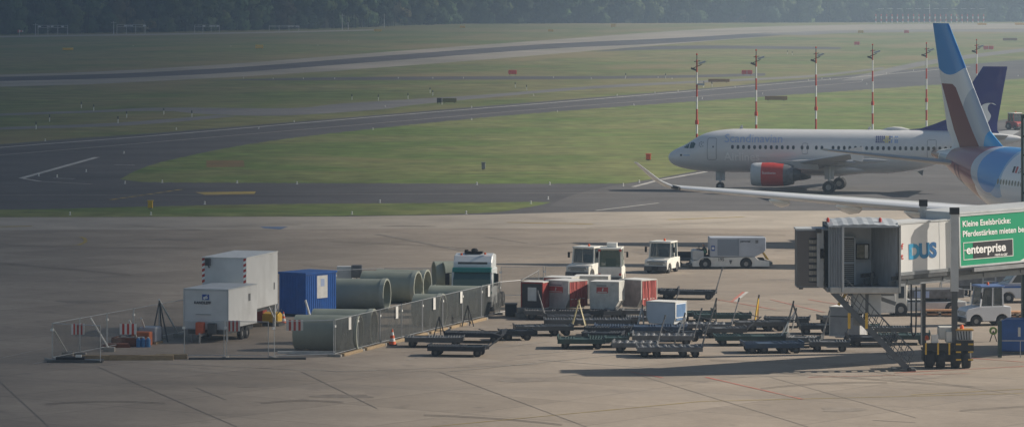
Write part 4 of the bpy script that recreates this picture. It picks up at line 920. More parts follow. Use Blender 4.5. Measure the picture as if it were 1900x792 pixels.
# ------------------------------------------------------------------ construction compound
def mesh_mat(name, col, dens, scale):
    m = bpy.data.materials.new(name); m.use_nodes = True; nt = m.node_tree; L = nt.links.new; b = nt.nodes['Principled BSDF']
    b.inputs['Base Color'].default_value = (*col,1); b.inputs['Roughness'].default_value = .8
    tc = nd(nt,'ShaderNodeTexCoord'); nz = nd(nt,'ShaderNodeTexNoise'); nz.inputs['Scale'].default_value = scale; nz.inputs['Detail'].default_value = 5
    mp = nd(nt,'ShaderNodeMapping'); mp.inputs['Scale'].default_value = (1,1,.5); L(tc.outputs['Object'], mp.inputs[0]); L(mp.outputs[0], nz.inputs['Vector'])
    mr = nd(nt,'ShaderNodeMapRange'); mr.inputs[1].default_value = .3; mr.inputs[2].default_value = .7; mr.inputs[3].default_value = dens*.75; mr.inputs[4].default_value = min(1,dens*1.25); L(nz.outputs[0], mr.inputs[0]); L(mr.outputs[0], b.inputs['Alpha'])
    return m
M_net = mesh_mat('dark shade netting on wire mesh', (.05,.055,.055), .68, 1.2); M_wire = mesh_mat('thin wire mesh', (.12,.125,.125), .20, 1.0)
def fence_panel(p, q, netting, label, group, sheet=None, feet=True, hgt=2.0, board=None):
    (x0,y0),(x1,y1) = p, q; Ld = math.hypot(x1-x0, y1-y0); a = math.degrees(math.atan2(y1-y0, x1-x0))
    t = thing('site_fence', label, 'site fence', (x0, y0), a, group)
    b = MB(); e = .06
    b.tube((e,0,.1),(e,0,hgt),.024,6); b.tube((Ld-e,0,.1),(Ld-e,0,hgt),.024,6); b.tube((e,0,hgt-.02),(Ld-e,0,hgt-.02),.018,6); b.tube((e,0,.18),(Ld-e,0,.18),.018,6)
    b.build('tube_frame', M_steel, t)
    w_ = MB(); n = 6; pts = []
    for i in range(n+1):
        x = e + (Ld-2*e)*i/n; pts.append((x, .03*math.sin(i*2.1+x0) if netting else 0))
    for (xa,ya),(xb,yb) in zip(pts, pts[1:]): w_.add([(xa,ya,.2),(xb,yb,.2),(xb,yb,hgt-.05),(xa,ya,hgt-.05)], [(0,1,2,3)])
    w_.build('netting' if netting else 'wire_mesh', M_net if netting else M_wire, t)
    if feet:
        b = MB(); b.box(-.12,.12,-.38,.38,0,.15); b.build('foot', M_conc, t, bevel=.02)
    if sheet is not None:
        s_ = MB(); x = sheet*Ld; s_.box(x-.2,x+.2,-.06,-.045,hgt-.72,hgt-.05); s_.build('notice_sheet', M_wsheet, t)
    cl = MB(); cl.box(-.05,.10,-.05,.05,hgt-.42,hgt-.30); cl.build('clamp', M_white, t)
    return t
ordn = ['first','second','third','fourth','fifth','sixth','seventh','eighth','ninth','tenth']
A, B_ = G(621,662), G(928,584)
for i in range(8):
    p = (A[0]+(B_[0]-A[0])*i/8, A[1]+(B_[1]-A[1])*i/8); q = (A[0]+(B_[0]-A[0])*(i+1)/8, A[1]+(B_[1]-A[1])*(i+1)/8)
    fence_panel(p, q, True, f'dark netted fence panel beside the pipes, {ordn[i]} from the near corner', 'netted fence panels along the pipe stack', sheet={0:.62,2:.75,4:.55,5:.9,7:.35}.get(i))
Bk0, Bk1 = G(96,669), G(342,620)
for i in range(5):
    p = (Bk0[0]+(Bk1[0]-Bk0[0])*i/5, Bk0[1]+(Bk1[1]-Bk0[1])*i/5); q = (Bk0[0]+(Bk1[0]-Bk0[0])*(i+1)/5, Bk0[1]+(Bk1[1]-Bk0[1])*(i+1)/5)
    fence_panel(p, q, False, f'open wire fence panel at the back left, {ordn[i]} from the left corner', 'open wire fence panels around the compound')
fence_panel(G(96,669), G(188,674), False, 'short open wire fence panel across the left corner', 'open wire fence panels around the compound')
for a, b_, lab in (((340,665),(418,665),'in front of the white trailer'),((418,665),(500,666),'right of the white trailer'),((507,666),(621,662),'before the lowest pipe end')):
    fence_panel(G(*a), G(*b_), False, 'low wire fence panel standing ' + lab, 'open wire fence panels around the compound')
fence_panel(G(926,584), G(968,580), False, 'wire fence panel right of the green and white lorry', 'open wire fence panels around the compound')
fence_panel(G(968,580), G(1000,560), False, 'wire fence panel behind the red container', 'open wire fence panels around the compound')
fence_panel(G(622,560), G(712,556), False, 'wire fence panel behind the far pipes at left', 'open wire fence panels around the compound'); fence_panel(G(712,556), G(802,556), False, 'wire fence panel behind the far pipes at right', 'open wire fence panels around the compound')
fence_panel(G(928,553), G(1010,552), False, 'farthest wire fence panel right of the lorry', 'open wire fence panels around the compound')
fence_panel(G(1010,552), G(1100,551), False, 'farthest wire fence panel behind the red containers', 'open wire fence panels around the compound')
def hang(px, py, wpx, hpx, name, label, cat, build):
    pass
def striped_board(px, ytop, w_px, n, label, base_y):
    X, Y = G(px, base_y); s_ = F/Y; w_ = w_px/s_; z = HC - (ytop-PY)/s_
    b = MB(); h = .56
    k = n
    for i in range(k): b.mi = i % 2; b.box(-w_/2+w_*i/k, -w_/2+w_*(i+1)/k, -.02, .02, 0, h)
    o = b.build('warning_board', [M_white, M_red], None, (X, Y-.1, z-h)); tag(o, label, 'warning board', 'red and white boards on the fence'); return o
striped_board(145,600,24,7,'red and white warning board on the left corner fence panel',671); striped_board(238,600,31,7,'red and white board above the rust coloured heap',660)
striped_board(433,594,25,7,'red and white board in front of the white trailer corner',664.5); striped_board(547,593,31,7,'red and white board left of the lowest pipe',662.5)
def brace(p, q, ztop, label, r=.05, legs=True):
    (x0,y0),(x1,y1) = p, q; t = thing('fence_brace', label, 'brace', (x1, y1), 0, 'diagonal braces behind the fence')
    b = MB(); b.tube((0,0,.12),(x0-x1,y0-y1,ztop),r,8); b.build('strut', M_white, t, smooth=True); b = MB(); b.box(-.3,.3,-.3,.3,0,.25); b.build('ballast', M_conc, t, bevel=.02)
for (a, b_, z, lab) in (((98,668),(126,660),1.7,'white brace at the left corner of the compound'),((168,655),(203,652),1.9,'white brace right of the left warning board'),((240,645),(258,640),1.5,'short white brace behind the second warning board'),((262,641),(276,634),1.5,'short white brace right of the second warning board'),((295,632),(332,626),2.3,'tall white brace left of the white trailer')):
    brace(G(*a), G(*b_), z, 'diagonal ' + lab)
X, Y = G(296,634); t = thing('tripod', 'dark metal tripod behind the fence left of the white trailer', 'tripod', (X, Y))
for (x, y) in ((-.45,-.3),(.5,-.4),(.1,.6)): b = MB(); b.bar((x,y,0),(0,0,2.3),.055,.055); b.build('leg', M_dgrey, t)
X, Y = G(235,648)
for i, (px, py, w_, lab) in enumerate(((205,668,3.2,'at the left of the front edge'),(262,668,3.4,'in the middle of the front edge'),(318,666,1.7,'left of the trailer corner'))):
    X, Y = G(px, py); b = MB(); b.box(-w_/2+.0, w_/2, -.15, .15, 0, .28); tag(b.build('timber_beam', M_wood, None, (X, Y, 0), R(2), bevel=.02), 'weathered timber beam on the concrete ' + lab, 'timber beam', 'timber beams edging the compound')
for i in range(7):
    f = (i+.5)/8; X, Y = A[0]+(B_[0]-A[0])*f+.30, A[1]+(B_[1]-A[1])*f; L_ = 3.0; a = math.atan2(B_[1]-A[1], B_[0]-A[0])
    b = MB(); b.box(-L_/2, L_/2, -.12, .12, 0, .16); tag(b.build('timber_beam', M_wood, None, (X, Y, 0), a, bevel=.02), f'pale timber kerb at the foot of the netted fence, {ordn[i]} from the near corner', 'timber beam', 'timber beams edging the compound')
X, Y = G(140,672); t = thing('ballast_platform', 'dark flat platform with blocks under the left corner fence', 'ballast', (X, Y), -2); b = MB(); b.box(-1.45,1.45,-.4,.4,0,.16); b.build('base_plate', M_dgrey, t)
b = MB(); b.box(-1.0,.5,-.25,.25,.16,.30); b.build('dark_block', M_black, t); b = MB(); b.box(.05,.35,-.3,-.1,.30,.42); b.build('pale_block', M_wsheet, t)
X, Y = G(438,667); b = MB(); b.box(-1.0,5.2,-.08,.08,0,.12); tag(b.build('steel_rail', M_dgrey, None, (X-1.5, Y, 0)), 'dark steel rail on the ground below the low front fence', 'rail')
X, Y = G(570,656); b = MB(); b.box(-1.6,1.6,-.1,.1,0,.14); tag(b.build('support_beam', M_wsheet, None, (X, Y, 0)), 'pale beam on the ground before the lowest pipe', 'beam')
# materials heap
X, Y = G(245,641); t = thing('rust_crate', 'rust brown open crate of hoses near the second warning board', 'crate', (X, Y), -12); Mrust = mat('rust brown board', (.20,.075,.045), .8, 0, .25, 3)
b = MB(); b.box(-1.0,.9,-.6,.6,0,.06); b.box(-1.0,.9,-.6,-.54,.0,.48); b.box(-1.0,.9,.54,.6,0,.48); b.box(-1.0,-.94,-.6,.6,0,.48); b.box(.84,.9,-.6,.6,0,.48); b.build('crate_walls', Mrust, t)
b = MB()
for k in range(6): b.tube((-.8+.25*k,-.4,.4+.06*(k%2)),(-.5+.25*k,.4,.5),.06,6)
b.build('hoses', M_mid, t)
X, Y = G(218,644); t = thing('board_stack', 'low stack of reddish boards left of the rust crate', 'board stack', (X, Y), 8); 
for k in range(3): b = MB(); b.box(-.9+.1*k,.7-.05*k,-.4,.4,.08*k,.08*k+.06); b.build('board', Mrust, t)
for i, px in enumerate((257,266,275)):
    X, Y = G(px, 644); t = thing('canister', f'blue canister before the orange box, {("left","middle","right")[i]} of three', 'canister', (X, Y), 0, 'blue canisters beside the rust crate'); b = MB(); b.lathe([(0,.02),(0,.13),(.42,.13),(.5,.07),(.52,.07),(.52,.01)], 12, 'z'); b.build('body', mat('canister blue', (.06,.20,.42), .5), t, smooth=True)
    b = MB(); b.tube((0,0,.52),(0,0,.57),.05,8); b.build('cap', M_white, t)
X, Y = G(264,640); b = MB(); b.box(-.55,.5,-.3,.3,0,.75); o = b.build('orange_box', mat('dull orange box', (.45,.13,.05), .7), None, (X, Y, 0), R(-12), bevel=.04); tag(o, 'dull orange box behind the three blue canisters', 'box')
X, Y = G(279,637); t = thing('water_tank', 'grey cube water tank behind the orange box', 'water tank', (X, Y), -15); b = MB(); b.box(-.5,.5,-.5,.5,.12,.95); b.build('tank', mat('translucent grey tank', (.35,.38,.42), .5), t, bevel=.06); b = MB(); b.box(-.55,.55,-.55,.55,0,.12); b.build('pallet', M_wood, t)
for (px, py, label) in ((728,640,'tall red and white traffic cone beside the fence foot'),(526,600,'small red and white traffic cone before the blue container')):
    X, Y = G(px, py); s_ = 1.0 if px > 700 else .8; t = thing('traffic_cone', label, 'traffic cone', (X, Y)); b = MB()
    for k in range(5): b.mi = k % 2; b.lathe([(.05+.17*k,.19-.034*k),(.05+.17*(k+1),.19-.034*(k+1))], 14, 'z')
    o = b.build('cone', [M_orange, M_white], t, smooth=True); b = MB(); b.box(-.24,.24,-.24,.24,0,.06); o2 = b.build('base', M_black, t, bevel=.02); t.scale = (s_*1.1, s_*1.1, s_)
for (px, py, label) in ((815,628,'black sign frame leaning on the fence by the empty trolleys'),(868,606,'dark A-frame standing before the netted fence')):
    X, Y = G(px, py); t = thing('sign_stand', label, 'A-frame', (X, Y))
    if False: pass
    b = MB(); b.bar((-.35,0,0),(0,0,1.25),.06,.06); b.bar((.35,0,0),(0,0,1.25),.06,.06); b.bar((-.22,0,.45),(.22,0,.45),.05,.05); b.build('front_frame', M_dgrey, t); b = MB(); b.bar((.1,.5,0),(0,0,1.25),.05,.05); b.build('rear_leg', M_dgrey, t); t.location = (X, Y, 0)
# ---- white box trailer
M_bf = mat('trailer white panel', (.66,.67,.67), .45, 0, .05, .8, dirt=.3, dirtcol=(.3,.29,.27))
X, Y = G(423,636); t = thing('box_trailer', 'white box trailer with a blue logo standing behind the low fence', 'trailer', (X, Y), -17)
b = MB(); b.box(-2.6,0,0,4.6,.75,2.92); body = b.build('box', M_bf, t, bevel=.03)
b = MB()
for x in (-2.6,0): b.box(x-.04,x+.04,-.03,.03,.75,2.95)
b.box(-2.6,0,-.03,.03,2.86,2.95); b.box(-2.6,0,-.03,.03,.72,.80); b.build('corner_trim', M_lgrey, t)
b = MB(); b.box(-2.62,.02,-.02,4.62,2.93,2.97); b.build('roof', M_lgrey, t)
text('KANDLEFF', .21, M_dtxt, body, face_M(-2.0,-.035,2.13), bold=.006, sx=1.0); b = MB(); b.box(-1.52,-1.12,-.036,-.006,2.36,2.66); b.build('blue_logo', mat('logo blue', ()), body)
b = MB(); b.tube((-1.38,-.037,2.46),(-1.38,-.045,2.46),.08,12); b.tube((-1.24,-.037,2.48),(-1.24,-.045,2.48),.06,12); b.bar((-1.34,-.04,2.52),(-1.2,-.04,2.62),.01,.04); b.build('logo_mark', M_white, body)
b = MB(); b.bar((-1.9,-.03,1.55),(-1.0,-.03,1.55),.03,.03); b.build('handrail', M_grey, t)
b = MB(); b.box(.012,.02,3.2,3.5,2.1,2.5); b.build('side_logo', M_mid, t)
b = MB(); b.box(-2.4,-.2,.1,4.4,.45,.75); b.build('chassis', M_dgrey, t)
for x in (-2.35,-.15):
    for y in (2.4,3.15): wheel(t, x, y, .34, .24)
b = MB(); b.bar((-1.3,0,.5),(-1.3,-1.2,.45),.12,.12); b.build('drawbar', M_mid, t); b = MB(); b.tube((-1.3,-1.0,0),(-1.3,-1.0,.6),.05,8); b.build('jockey_leg', M_steel, t)
b = MB(); b.box(-1.75,-1.3,-.5,-.1,.45,1.15); b.build('orange_case', M_orange, t, bevel=.04); b = MB(); b.box(-1.1,-.6,-.35,-.1,.5,1.1); b.build('dark_case', M_dgrey, t, bevel=.04)
b = MB(); b.tube((-2.3,.4,0),(-2.3,.4,.7),.05,8); b.build('support_leg', M_steel, t); b = MB(); b.tube((-.2,.4,0),(-.2,.4,.7),.05,8); b.build('support_leg', M_steel, t)
# ---- tall white swap body on legs
X, Y = G(457,621); t = thing('swap_body', 'tall white swap body container on legs behind the box trailer', 'container', (X, Y), -14)
b = MB(); b.box(-2.62,0,0,6.0,1.3,4.32); b.build('box', M_bf, t, bevel=.03)
b = MB(); b.box(-2.64,.02,-.02,6.02,4.32,4.37); b.build('roof', mat('roof white', (.72,.72,.70), .5), t)
for x in (-2.56, -.10):
    b = MB()
    for k in range(9):
        b.mi = k % 2; z = 2.9+k*.155; b.add([(x-.07,-.012,z),(x+.09,-.012,z+.07),(x+.09,-.012,z+.225),(x-.07,-.012,z+.155)], [(0,1,2,3)])
    b.build('hazard_stripe', [M_red, M_wtxt], t)
for x in (-2.5,-.12):
    for y in (.5,5.7): b = MB(); b.box(x-.07,x+.07,y-.07,y+.07,0,1.3); b.build('leg', M_lgrey, t)
b = MB(); b.bar((-.12,5.7,.9),(-1.2,5.7,1.3),.06,.06); b.bar((-.12,4.6,1.3),(-.12,5.7,.5),.06,.06); b.build('leg_brace', M_lgrey, t)
b = MB(); b.box(-2.5,-.1,0.2,5.8,1.12,1.3); b.build('underframe', M_dgrey, t); b = MB(); b.box(.006,.014,5.2,5.4,2.2,2.6); b.build('side_plate', M_mid, t)
b = MB(); b.box(-2.4,-2.1,-.2,-.03,3.9,4.3); b.tube((-2.3,-.1,4.1),(-2.1,-.35,3.8),.04,6); b.build('camera_bracket', M_dgrey, t)
X, Y = G(492,600); t = thing('step_stairs', 'grey steel steps under the tall white container', 'steps', (X, Y), -14)
for k in range(5): b = MB(); b.box(-.45,.45,.2*k,.2*k+.25,.2*k+.15,.2*k+.19); b.build('step', M_steel, t)
for x in (-.45,.45): b = MB(); b.bar((x,0,.1),(x,1.1,1.1),.05,.12); b.build('stringer', M_steel, t)
X, Y = G(505,604); t = thing('plate_compactor', 'yellow construction machine under the tall white container', 'machine', (X, Y), -20)
b = MB(); b.prism([(-.35,.2),(.35,.2),(.35,.7),(.1,.82),(-.35,.7)], -.5,.5,'x'); b.build('engine_cover', M_yellow, t, bevel=.05); b = MB(); b.box(-.6,.6,-.45,.45,0,.16); b.build('base_plate', M_dgrey, t); b = MB(); b.box(-.95,-.45,-.3,.3,.2,.95); b.build('red_unit', mat('dull red', (.30,.05,.04), .6), t, bevel=.04); b = MB(); b.bar((.3,-.2,.6),(.8,-.5,1.0),.04,.04); b.build('handle', M_dgrey, t)
for k, (px, py) in enumerate(((478,606),(487,603))):
    X, Y = G(px, py); b = MB(); b.box(-.25,.25,-.12,.12,0,.2); tag(b.build('timber_block', M_wood, None, (X, Y, 0), R(20*k), bevel=.02), ('left' if k == 0 else 'right') + ' timber block on the ground under the tall white container', 'timber block')
# ---- blue container
X, Y = G(567,588); t = thing('blue_container', 'blue site container with a white poster on its right side', 'container', (X, Y), -36)
b = MB(); b.box(-2.05,0,0,2.95,.12,2.55); 
b.build('walls', M_blue, t, bevel=.03)
b = MB()
for k in range(14): b.box(.0,.022,.15+k*.2,.25+k*.2,.2,2.45)
for k in range(9): b.box(-1.95+k*.215,-1.85+k*.215,-.022,0,.2,2.45)
b.build('corrugation', M_blue, t); b = MB(); b.box(-2.09,.04,-.04,2.99,2.5,2.62); b.build('roof_frame', M_blue, t); b = MB(); b.box(-2.09,.04,-.04,2.99,0,.14); b.build('base_frame', M_navy, t)
b = MB(); b.box(.026,.04,1.05,2.05,1.05,2.4); po = b.build('poster', M_wsheet, t); b = MB(); b.box(.041,.045,1.4,1.75,1.75,2.2); b.build('poster_logo', M_ltxt, po)
b = MB(); b.bar((.6,-.4,0),(.08,.3,.95),.06,.06); o = b.build('loose_plank', M_wsheet, t) if False else None
X, Y = G(577,592); b = MB(); b.bar((0,0,0),(-.35,.4,1.1),.07,.12); tag(b.build('plank', M_wsheet, None, (X, Y, 0)), 'pale plank leaning against the blue container', 'plank')
# ---- pipes
def pipe(xl, xr, ybase, label, rot=-10, D=1.9, Ln=None, z=0, lip='both', yd=None):
    s_ = (ybase-PY)/20; Xa, Y = (xl-950)/s_, F/s_; Ln = Ln or (xr-xl)/s_/math.cos(R(rot)); xc = (xl+xr)/2
    X, Y = (xc-950)/s_, F/s_; t = thing('large_pipe', label, 'pipe', (X, Y, z), rot, 'big grey green pipes stacked on the apron'); r = D/2
    b = MB(); b.lathe([(-Ln/2,r-.09),(-Ln/2,r),(Ln/2,r),(Ln/2,r-.09)] , 48, 'x', (0,0,r)); b.lathe([(-Ln/2,r-.09),(Ln/2,r-.09)], 48, 'x', (0,0,r)); b.build('barrel', M_pipe, t, smooth=True)
    for sg in (1,):
        b = MB(); b.lathe([(sg*(Ln/2-.26),r+.005),(sg*(Ln/2-.25),r+.045),(sg*(Ln/2+.02),r+.045),(sg*(Ln/2+.02),r-.08),(sg*(Ln/2-.2),r-.085)], 48, 'x', (0,0,r)); b.build('coupling_ring', M_pipein, t, smooth=True)
    b = MB(); b.lathe([(Ln/2-.02,r-.095),(-Ln/2+.02,r-.095)], 40, 'x', (0,0,r)); b.build('lining', M_pipein, t, smooth=True)
    for x in (-Ln*.3, Ln*.3): b = MB(); b.box(x-.1,x+.1,-.65,.65,-.06,.10); b.build('wedge', M_wood, t)
    return t
pipe(549,668,649,'nearest big pipe, lying lowest behind the netted fence corner'); pipe(582,694,636.5,'big pipe just behind the nearest pipe',-11)
pipe(602,718,575,'big pipe with open right end left of centre in the stack',-13,1.92); pipe(674,776,561,'big pipe whose right end shows beside the double rings',-15,1.95)
pipe(700,793,557,'big pipe at the back of the stack with a narrow open end',-15,1.93)
pipe(797,902,591.5,'big pipe running in front of the lorry',-12,1.88) if False else pipe(799,903,588,'big pipe running in front of the lorry cab',-12,1.88)
pipe(770,822,604,'short pipe end peeping over the netted fence',-14,1.85); pipe(805,868,540,'far pipe left of the lorry with dark left end',12,1.95); pipe(822,880,541.5,'far pipe hidden behind the lorry cab',12,1.93)
# ---- lorry
Mlw = mat('lorry white paint', (.66,.69,.70), .35, 0, .05, 1, coat=.3); Mlt = mat('lorry teal paint', (.02,.20,.17), .35, 0, .05, 1, coat=.3)
X, Y = G(880,579); t = thing('lorry', 'white lorry cab with teal band and big windscreen behind the netted fence', 'lorry', (X, Y+1.2), -8); t.scale = (1,1,.9)
b = MB(); b.prism([(-1.15,.45),(1.1,.45),(1.1,2.9),(-.85,2.9),(-1.08,2.2),(-1.15,1.3)], -1.25, 1.25, 'x'); cab = b.build('cab', Mlw, t, bevel=.05)
b = MB(); b.prism([(-.80,2.86),(1.1,2.86),(1.1,3.75),(.3,3.88),(-.35,3.75),(-.72,3.3)], -1.18, 1.18, 'x'); b.build('roof_deflector', Mlw, t, bevel=.05)
b = MB(); b.add([(-1.16,-1.165,1.42),(1.16,-1.165,1.42),(1.14,-1.10,2.2),(-1.14,-1.10,2.2),(1.08,-.885,2.84),(-1.08,-.885,2.84)], [(0,1,2,3),(3,2,4,5)]); b.build('windscreen', M_tglass, cab)
b = MB(); b.prism([(-.93,2.70),(-1.14,2.68),(-1.0,2.97),(-.80,3.0)], -1.2, 1.2, 'x'); b.build('sun_visor', Mlt, t, bevel=.02)
b = MB(); b.box(-1.26,1.26,-1.19,-1.15,1.22,1.42); b.build('teal_band', Mlt, t)
b = MB(); b.box(-.9,.9,-.74,-.6,3.18,3.34); b.build('dark_intake', M_dgrey, t)
b = MB(); 
for k in range(4): b.box(-.85,.85,-1.18,-1.15,.82+k*.12,.88+k*.12)
b.build('grille', M_dgrey, t); b = MB(); b.box(-1.26,1.26,-1.25,-.9,.35,.75); b.build('front_bumper', Mlw, t, bevel=.04)
for sx in (-1,1):
    b = MB(); b.box(sx*1.0-.18,sx*1.0+.18,-1.27,-1.24,.5,.68); b.build('headlight', M_hub, t)
    b = MB(); b.bar((sx*1.25,-.9,2.6),(sx*1.5,-1.05,2.6),.04,.04); b.box(sx*1.5-.13,sx*1.5+.13,-1.12,-1.0,1.8,2.6); b.build('mirror', M_black, t, bevel=.02)
    b = MB(); b.prism([(-.7,1.7),(.3,1.7),(.3,2.55),(-.55,2.6)], sx*1.252-.004, sx*1.252+.004, 'x'); b.build('side_window', M_tglass, cab)
    for y in (-.2, 2.6, 3.9): wheel(t, sx*1.1, y, .5, .32)
b = MB(); b.box(-.45,.45,1.1,5.2,.6,.95); b.build('chassis', M_dgrey, t); b = MB(); b.box(-.6,.5,-.1,.35,3.88,4.0); b.lathe([(0,.2),(.1,.22),(.2,.12)],10,'z',(0,.1,4.0)); b.lathe([(0,.13),(.12,.12)],10,'z',(-.5,.1,3.98)); b.build('roof_horns', M_black, t)
b = MB(); b.tube((-.7,-.6,3.78),(-.7,-.6,3.92),.07,8); b.build('marker_lamp', M_orange, t); b = MB(); b.tube((.7,-.3,3.82),(.7,-.3,3.95),.07,8); b.build('marker_lamp', M_orange, t)
X, Y = G(640,505*1.0+47); t = thing('cable_box', 'small pale cabinet behind the left pipes', 'cabinet', (X-.0, Y)); b = MB(); b.box(-.5,.5,-.3,.3,.15,2.0); b.build('body', M_wsheet, t, bevel=.03); b = MB(); b.box(-.55,.55,-.35,.35,0,.15); b.build('plinth', M_conc, t)
X, Y = G(662,553); t = thing('floodlight_stand', 'grey floodlight stand behind the left pipes', 'work light', (X, Y)); b = MB(); b.tube((0,0,0),(0,0,1.8),.06,8); b.bar((-.5,0,.05),(.5,0,.05),.08,.08); b.build('stand', M_steel, t); b = MB(); b.box(-.35,.35,-.15,.15,1.3,2.1); b.build('lamp_head', M_mid, t, bevel=.04)
X, Y = G(948,587); t = thing('dark_bin', 'dark blue bin at the far end of the netted fence', 'bin', (X, Y)); b = MB(); b.box(-.35,.35,-.35,.35,.05,.72); b.build('body', M_navy, t, bevel=.04); b = MB(); b.box(-.38,.38,-.38,.38,.72,.80); b.build('lid', M_dgrey, t)
X, Y = G(966,589); b = MB(); b.box(-.3,.3,-.25,.25,0,.3); b.box(-.2,.15,-.2,.2,.3,.6); tag(b.build('concrete_block', M_conc, None, (X, Y, 0), .3, bevel=.03), 'pale concrete block stack left of the red container', 'concrete block')
# ------------------------------------------------------------------ trolleys (dollies)
def dolly(px, py, L, W, rot, style, label, bar='down', nw=4, zt=.56, barmat=None, side=1):
    """px,py: where the nearer wheels touch the ground, at the middle of the trolley"""
    X, Y = G(px, py); t = thing('cargo_trolley', label, 'trolley', (X, Y+W*.45), rot, 'flat airport cargo trolleys parked on the apron')
    m = {'navy':M_navy,'teal':M_teal,'grey':M_mid,'dark':M_dgrey,'blue':mat('dull blue steel',(.035,.065,.12),.5,.1,.25,3,dirt=.35,dirtcol=(.1,.1,.1))}[style]
    rq = random.Random(int(px*7+py)); t.rotation_euler[2] = R(rot + rq.uniform(-5,5))
    b = MB()
    for y in (-W/2, W/2): b.box(-L/2, L/2, y-.05, y+.05, zt-.24, zt)
    for k in range(5): x = -L/2+.05+(L-.1)*k/4; b.box(x-.05, x+.05, -W/2, W/2, zt-.14, zt-.03)
    b.box(-L/2+.1, L/2-.1, -W/2+.1, W/2-.1, zt-.10, zt-.07)
    b.build('frame', m, t)
    d = MB(); n = int(L/.15)
    if style in ('grey',):
        d.box(-L/2+.08, L/2-.08, -W/2+.08, W/2-.08, zt-.09, zt-.055)
        for i in range(int(L/.42)):
            for j in range(4): d.lathe([(0,.13),(.06,.11),(.10,.03)], 7, 'z', (-L/2+.25+i*.42, -W/2+.22+j*(W-.44)/3, zt-.06))
    else:
        gap = rq.uniform(-.3,.3)*L; d.box(-L/2+.08, L/2-.08, -W/2+.08, W/2-.08, zt-.09, zt-.04)
        for i in range(n):
            x = -L/2+.1+i*(L-.2)/(n-1)
            if abs(x-gap) < .35 or rq.random() < .12: continue
            d.tube((x,-W/2+.08,zt-.01),(x,W/2-.08,zt-.012),.034,6)
    d.build('castor_pads' if style == 'grey' else 'roller_bed', m if style != 'dark' else M_mid, t)
    for x in (-L/2-.0, L/2): e = MB(); e.box(x-.03,x+.03,-W/2,W/2,zt-.02,zt+rq.choice((.05,.09,.16))); e.build('end_stop', m, t)
    rr = .22; xs = (-L/2+.42, L/2-.42) if nw == 4 else (-L/2+.4, -L/2+1.05, L/2-1.05, L/2-.4)
    for x in xs:
        for y in (-W/2+.12, W/2-.12): wheel(t, x, y, rr, .13, 'y', hubmat=M_dgrey)
    ax_ = MB()
    for x in xs: ax_.bar((x,-W/2+.15,rr),(x,W/2-.15,rr),.06,.06); ax_.box(x-.09,x+.09,-.1,.1,rr,zt-.1)
    ax_.build('axle', M_dgrey, t)
    bm_ = barmat or M_mid; x0 = side*(L/2-.05)
    tb = MB()
    if bar == 'down': tb.bar((x0,-.25,.38),(x0+side*1.2,0,.30),.06,.06); tb.bar((x0,.25,.38),(x0+side*1.2,0,.30),.06,.06); tb.tube((x0+side*1.2,0,.3),(x0+side*1.38,0,.3),.05,6)
    elif bar == 'up': 
        tb.bar((x0,-.3,.38),(x0+side*.42,0,1.85),.045,.045); tb.bar((x0,.3,.38),(x0+side*.42,0,1.85),.045,.045); tb.bar((x0+side*.2,-.16,1.1),(x0+side*.2,.16,1.1),.05,.05); tb.tube((x0+side*.42,0,1.8),(x0+side*.47,0,2.02),.05,6)
    elif bar == 'lean': tb.bar((x0,-.2,.38),(x0+side*.95,0,1.15),.06,.06); tb.bar((x0,.2,.38),(x0+side*.95,0,1.15),.06,.06); tb.bar((x0+side*.9,0,1.1),(x0-side*.4,0,1.45),.05,.05)
    if bar != 'none': tb.build('drawbar', bm_, t)
    return t
Dk = dolly
Dk(850,662,3.1,1.5,-4,'navy','nearest navy trolley left of centre with its bar raised to the right','lean')
Dk(806,645,3.2,1.6,3,'dark','dark roller trolley beside the traffic cone','none')
Dk(882,636,3.2,1.6,-6,'navy','navy trolley right behind the roller trolley near the cone','none')
Dk(1008,623.5,3.3,1.6,2,'dark','dark trolley before the red container with a pale upright bar','up', barmat=mat('pale yellow bar',(.50,.42,.22),.5), nw=6)
Dk(1080,648,2.6,1.8,-3,'teal','teal trolley in the front row right of the navy one','none')
Dk(1130,645,2.2,1.5,-3,'teal','small teal trolley touching the grey lumpy trolleys','none')
Dk(1180,655,2.4,1.7,-2,'grey','grey castor trolley partly behind the nearest grey one','up')
Dk(1243,663,3.5,1.8,-3,'grey','nearest grey castor trolley with double raised bar at its right end','up', nw=6)
Dk(1232,641,3.4,1.7,-1,'grey','grey castor trolley below the white cargo bin','up')
Dk(1190,624,5.2,1.9,2,'blue','long dull blue trolley under the white cargo bin','none', nw=6)
Dk(1090,611,5.0,1.7,2,'dark','long dark trolley below the red curtain containers','none', nw=6)
Dk(1130,626,2.6,1.6,-4,'navy','navy trolley with pale yellow upright bar left of the white cargo bin','up', barmat=mat('pale yellow bar',()), side=-1)
Dk(1028,594,3.4,1.7,-4,'dark','dark trolley carrying the red container','none')
Dk(1080,594,2.9,1.6,-2,'navy','navy trolley under the left silver container','none')
Dk(1125,594,1.9,1.6,-2,'dark','dark trolley under the middle silver container','none')
Dk(1180,593,2.3,1.6,-2,'dark','dark trolley under the right silver container','none')
Dk(1278,556,3.5,1.5,-3,'navy','navy trolley alone before the service truck with tall A-shaped bar','up')
Dk(1230,554,2.0,1.5,-3,'navy','navy trolley half hidden by the right red curtain','none')
Dk(1312,619,2.9,1.6,-3,'grey','grey castor trolley right of the white cargo bin with raised bar','up')
Dk(1340,601,3.4,1.5,3,'teal','teal trolley behind the grey one right of the white cargo bin','none')
Dk(1290,597,2.2,1.5,8,'teal','small teal trolley tucked behind the white cargo bin','none')
Dk(1410,615,3.0,1.5,-1,'dark','dark trolley with an orange upright bar','none', nw=6)
Dk(1392,642,3.9,1.8,2,'teal','long teal trolley in the shade left of the tall tripod','none')
Dk(1434,656,3.2,1.8,3,'blue','dull blue trolley nearest to the shadow edge','none', nw=6)
